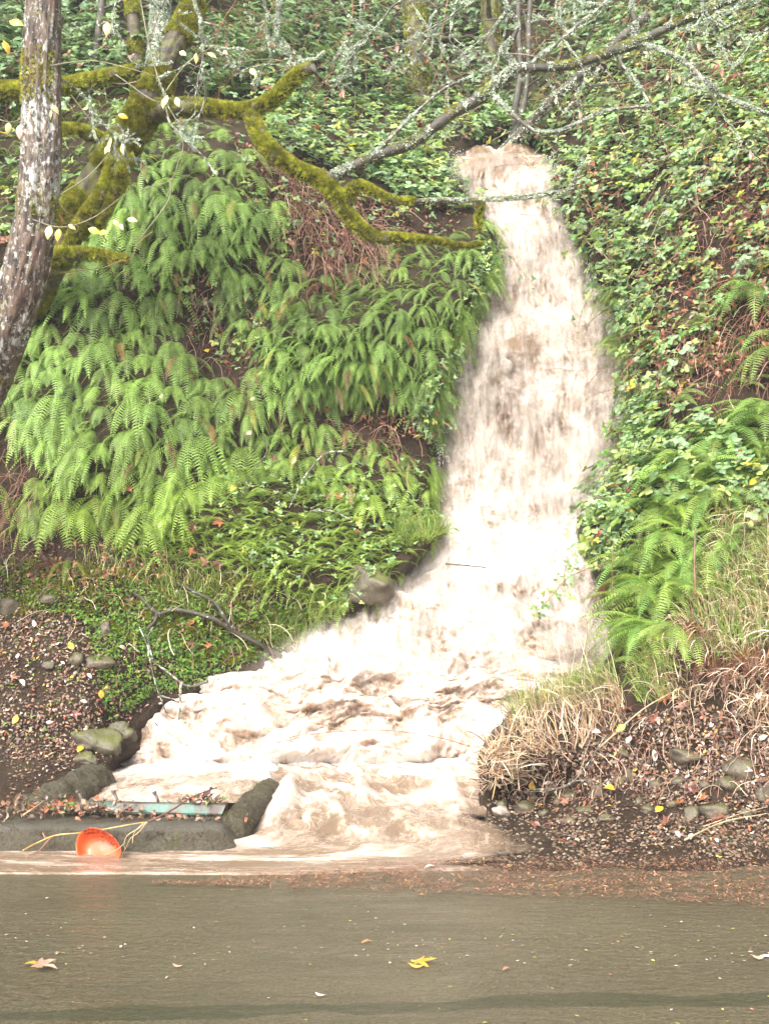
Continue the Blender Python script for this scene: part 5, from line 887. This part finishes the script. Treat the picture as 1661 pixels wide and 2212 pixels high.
# ------------------------------------------------------------------ bare twigs with lichen in front of the slope
def twiggery(starts, label, name='twigs', lich=7000, col=None, depth=3, leaf=0):
    o = empty(name, at(*starts[0][0][:3])); W = np.array(o.location); paths = []
    def grow(p, d, L, r, lv):
        q = [p]; 
        for s in range(7): d = nrm(d + R.normal(0, .2, 3)*[1, .5, 1] + np.array([0, 0, -.03])); q.append(q[-1] + d*L/7)
        pa = catmull(q, 3); ra = np.linspace(r, r*.45, len(pa)); paths.append((pa, ra))
        if lv < depth:
            for _ in range(R.randint(2, 5)):
                i = R.randint(3, len(pa)-1); dd = nrm(d + R.normal(0, .75, 3)*[1, .5, 1]); grow(pa[i], dd, L*R.uniform(.35, .6), r*.6, lv+1)
    for (s, e, r) in starts:
        a, b = at(*s), at(*e); n0 = len(paths); grow(a, nrm(b-a), np.linalg.norm(b-a), r, 0)
        V, F = join([tube(pa, ra, 5, 0) for pa, ra in paths[n0:]]); sub0(mesh('branch', V, F, M_barkg if col is None else M_stem, o, col=np.tile([col or (.1, .1, .1)], (len(V), 1))), W)
    if lich: sub0(fuzz('lichen', paths, lich, (.008, .02), [flake], LICH, [2, 3, 1], M_lich, o, patch=.95, ps=4), W)
    if leaf:
        idx = [paths[R.randint(len(paths))][0][-1] for _ in range(leaf)]
        for q in idx:
            V, F = leaflet(1, .38, .5, .2); V = V*R.uniform(.07, .11); V = rotz(roty(V, R.uniform(1.0, 1.6)), R.uniform(0, 6.28)); c = mesh('leaf', V + q - W, F, M_ml, o, smooth=True); c.color = (*[(.34, .12, .08), (.5, .3, .22), (.6, .45, .2)][R.randint(3)], 1)
    return tag(o, label, 'twigs')
twiggery([((1060, -30, 10.6), (830, 130, 10.6), .011), ((900, -30, 10.8), (720, 110, 10.8), .009), ((1000, -40, 10.7), (960, 150, 10.7), .009), ((700, -40, 10.9), (860, 60, 10.9), .009), ((700, 110, 11), (560, 190, 11), .008)], 'spray of lichen whitened twigs hanging at the top centre', lich=15000, leaf=7)
twiggery([((420, -30, 9.8), (330, 190, 9.8), .012), ((250, -30, 9.8), (290, 150, 9.8), .009), ((340, 170, 9.8), (480, 60, 9.8), .009), ((345, 180, 9.8), (370, 300, 9.8), .011), ((360, 250, 9.8), (400, 420, 9.8), .008), ((130, 170, 9.7), (330, 150, 9.8), .007)], 'grey lichen twigs crossing in front of the mossy trunk', lich=10000)
twiggery([((1340, -40, 10.3), (1250, 180, 10.4), .008), ((1500, -40, 10), (1600, 130, 10), .009), ((1661, 60, 9.9), (1480, 210, 10), .008), ((1200, -40, 10.8), (1180, 120, 10.8), .008), ((1530, 180, 10), (1620, 330, 10), .007)], 'thin lichen twigs around the bough at the top right', lich=9000, leaf=8)
twiggery([((1180, -40, 11.5), (980, 120, 11.5), .007), ((1330, -40, 11.3), (1200, 90, 11.3), .007), ((860, -40, 11.5), (1000, 120, 11.5), .007), ((1450, -40, 10.8), (1540, 120, 10.8), .007), ((560, -40, 11.5), (660, 120, 11.5), .007), ((1661, -20, 10.6), (1560, 100, 10.6), .006)], 'fine pale haze of lichen twigs along the top of the photo', lich=14000)
twiggery([((600, -30, 12), (640, 240, 12), .006), ((760, -40, 12.5), (700, 240, 12.5), .006), ((980, -30, 12.5), (870, 260, 12.5), .007), ((1230, 30, 13), (1130, 240, 13), .007), ((520, -20, 12), (470, 160, 12), .006)], 'reddish bare whips hanging in the shaded gully', lich=0, col=(.22, .11, .05), leaf=8)
twiggery([((270, 560, 10.2), (100, 640, 10.2), .006), ((230, 520, 10.2), (160, 380, 10.2), .006), ((330, 500, 10.2), (240, 560, 10.2), .005)], 'yellowish twigs with reddish tips below the mossy tree', lich=0, col=(.2, .15, .05), leaf=6)
# one long drooping twig with its curve, and the yellow leaves that hang from it
sp = empty('leafy_twig', at(300, -20, 9.5)); W3 = np.array(sp.location); tw = []
for pts in ([(300, -20), (325, 110), (352, 200), (365, 255), (395, 305), (385, 350), (365, 390), (300, 408)], [(368, 392), (365, 430), (330, 480), (298, 520)], [(60, 150), (190, 130), (290, 150), (340, 165)], [(250, 160), (330, 215), (362, 212)], [(130, 420), (190, 380), (235, 330), (250, 300)], [(60, 470), (130, 490), (200, 470), (262, 425), (290, 405)], [(355, 200), (400, 140), (450, 105), (470, 95)], [(-20, 250), (30, 262), (90, 225)]):
    q = catmull([at(u, v, 9.5) for u, v in pts], 8); tw.append(tube(q, np.linspace(.006, .003, len(q)), 5, 0))
V, F = join(tw); sub0(mesh('stem', V, F, M_stem, sp, col=np.tile([[.22, .2, .12]], (len(V), 1))), W3)
for u, v, s, a, c in [(362, 218, 34, 1.9, 0), (380, 220, 28, 1.2, 0), (240, 310, 36, 1.7, 0), (236, 322, 24, 2.2, 0), (264, 320, 28, 1.4, 0), (255, 256, 24, .3, 1), (388, 120, 24, .6, 0), (424, 124, 26, 1.6, 0), (448, 122, 24, .4, 0), (110, 250, 34, 1.7, 0), (85, 265, 38, 2., 0), (112, 235, 26, .9, 0), (20, 275, 30, 1.7, 0), (44, 282, 36, 1.6, 2), (108, 500, 34, 1.7, 0), (128, 505, 30, 1.7, 1), (148, 492, 20, .6, 0), (245, 482, 22, .9, 0), (258, 490, 20, 1., 2), (275, 482, 24, .2, 0), (72, 345, 30, 1.6, 2), (232, 60, 36, 1.6, 0), (482, 115, 18, .8, 2), (540, 158, 28, .9, 0), (8, 100, 34, 1.2, 1), (20, 60, 40, .4, 3), (190, 505, 30, .3, 3), (215, 512, 26, .2, 3), (85, 428, 20, .1, 3)]:
    V, F = leaflet(1, .5, .35, .2); V = V*s*9.5/FP; V = rotx(V, 1.57+R.uniform(-.4, .4)); V = roty(V, a); V = rotz(V, R.uniform(-.6, .6)); c0 = mesh('leaf', V + at(u, v-s*.4, 9.5) - W3, F, M_ml, sp, smooth=True); c0.color = (*[(.72, .6, .26), (.75, .42, .06), (.55, .36, .26), (.5, .62, .08)][c], 1)
tag(sp, 'drooping twig with pale yellow leaves hanging before the mossy tree', 'twig')
# ------------------------------------------------------------------ spray thrown off the water
iv_, iF = rock_tpl(1, 1, .1, (1, 1, 1)); drop = (iv_, iF); n = 5200; v = R.uniform(320, 1250, n); sd_ = R.rand(n) < .5; e = np.where(sd_, np.interp(v, WV, WL), np.interp(v, WV, WR)); off = np.abs(R.normal(0, 13, n))*np.where(sd_, -1, 1); u = e + off + R.uniform(-14, 14, n)*1.
k = (vn(u/30, v/22, 0, 8) > -.1); u, v = u[k], v[k]; n = len(u); Pd = at(u, v, wyf(v)-.1-np.abs(R.normal(0, .12, n)))
mm, t_, b_ = M('spray'); b_.inputs['Base Color'].default_value = (.85, .8, .74, 1); b_.inputs['Roughness'].default_value = .3
B = np.tile(np.eye(3), (n, 1, 1)); B[:, 2, 2] = R.uniform(1, 3.5, n); V, F, T = scatter([drop], Pd, B, R.uniform(.002, .005, n), np.ones((n, 3)))
tag(mesh('spray', V, F, mm, smooth=True), 'droplets thrown off the edges of the fall', 'spray', None, 'stuff')

for o_ in [x for x in sc.objects if x.name.startswith('cheek_wall')]:
    me_ = o_.data; Vc = np.empty(len(me_.vertices)*3); me_.vertices.foreach_get('co', Vc); Nc = np.empty(len(me_.vertices)*3); me_.vertices.foreach_get('normal', Nc); Vc, Nc = Vc.reshape(-1, 3), Nc.reshape(-1, 3)
    i = R.randint(0, len(Vc), 4500); P_ = Vc[i] + R.normal(0, .012, (4500, 3)); k = (Nc[i, 2] > .1) & (fbm(P_[:, 0]*7, P_[:, 1]*7, P_[:, 2]*7, 2, 3) > -.1); P_, N_ = P_[k], Nc[i][k]; n = len(P_)
    V, F, T = scatter(TT, P_, basis(nrm(N_ + R.normal(0, .2, (n, 3))), R.uniform(0, 6.28, n)), R.uniform(.004, .011, n), tints(n, [(.14, .14, .03), (.1, .095, .03), (.2, .18, .05)], [2, 2, 1]))
    mesh('moss', V, F, M_moss, o_, smooth=False, col=T)

# ------------------------------------------------------------------ thin mist through the whole scene, added to lift shadows and soften contrast
hz = np.array([[x, y, z] for x in (-34, 34) for y in (-9, 46) for z in (-2, 48)], float)
hf = np.array([[0, 1, 3, 2], [4, 6, 7, 5], [0, 4, 5, 1], [2, 3, 7, 6], [0, 2, 6, 4], [1, 5, 7, 3]])
mm = bpy.data.materials.new('veiling_haze'); mm.use_nodes = True; t_ = mm.node_tree; t_.nodes.remove(t_.nodes['Principled BSDF']); pv = t_.nodes.new('ShaderNodeVolumePrincipled')
pv.inputs['Color'].default_value = (.95, .96, .97, 1); pv.inputs['Density'].default_value = .0018; t_.links.new(pv.outputs[0], t_.nodes['Material Output'].inputs['Volume'])
o = mesh('haze', hz, hf, mm, smooth=False); o['kind'] = 'stuff'
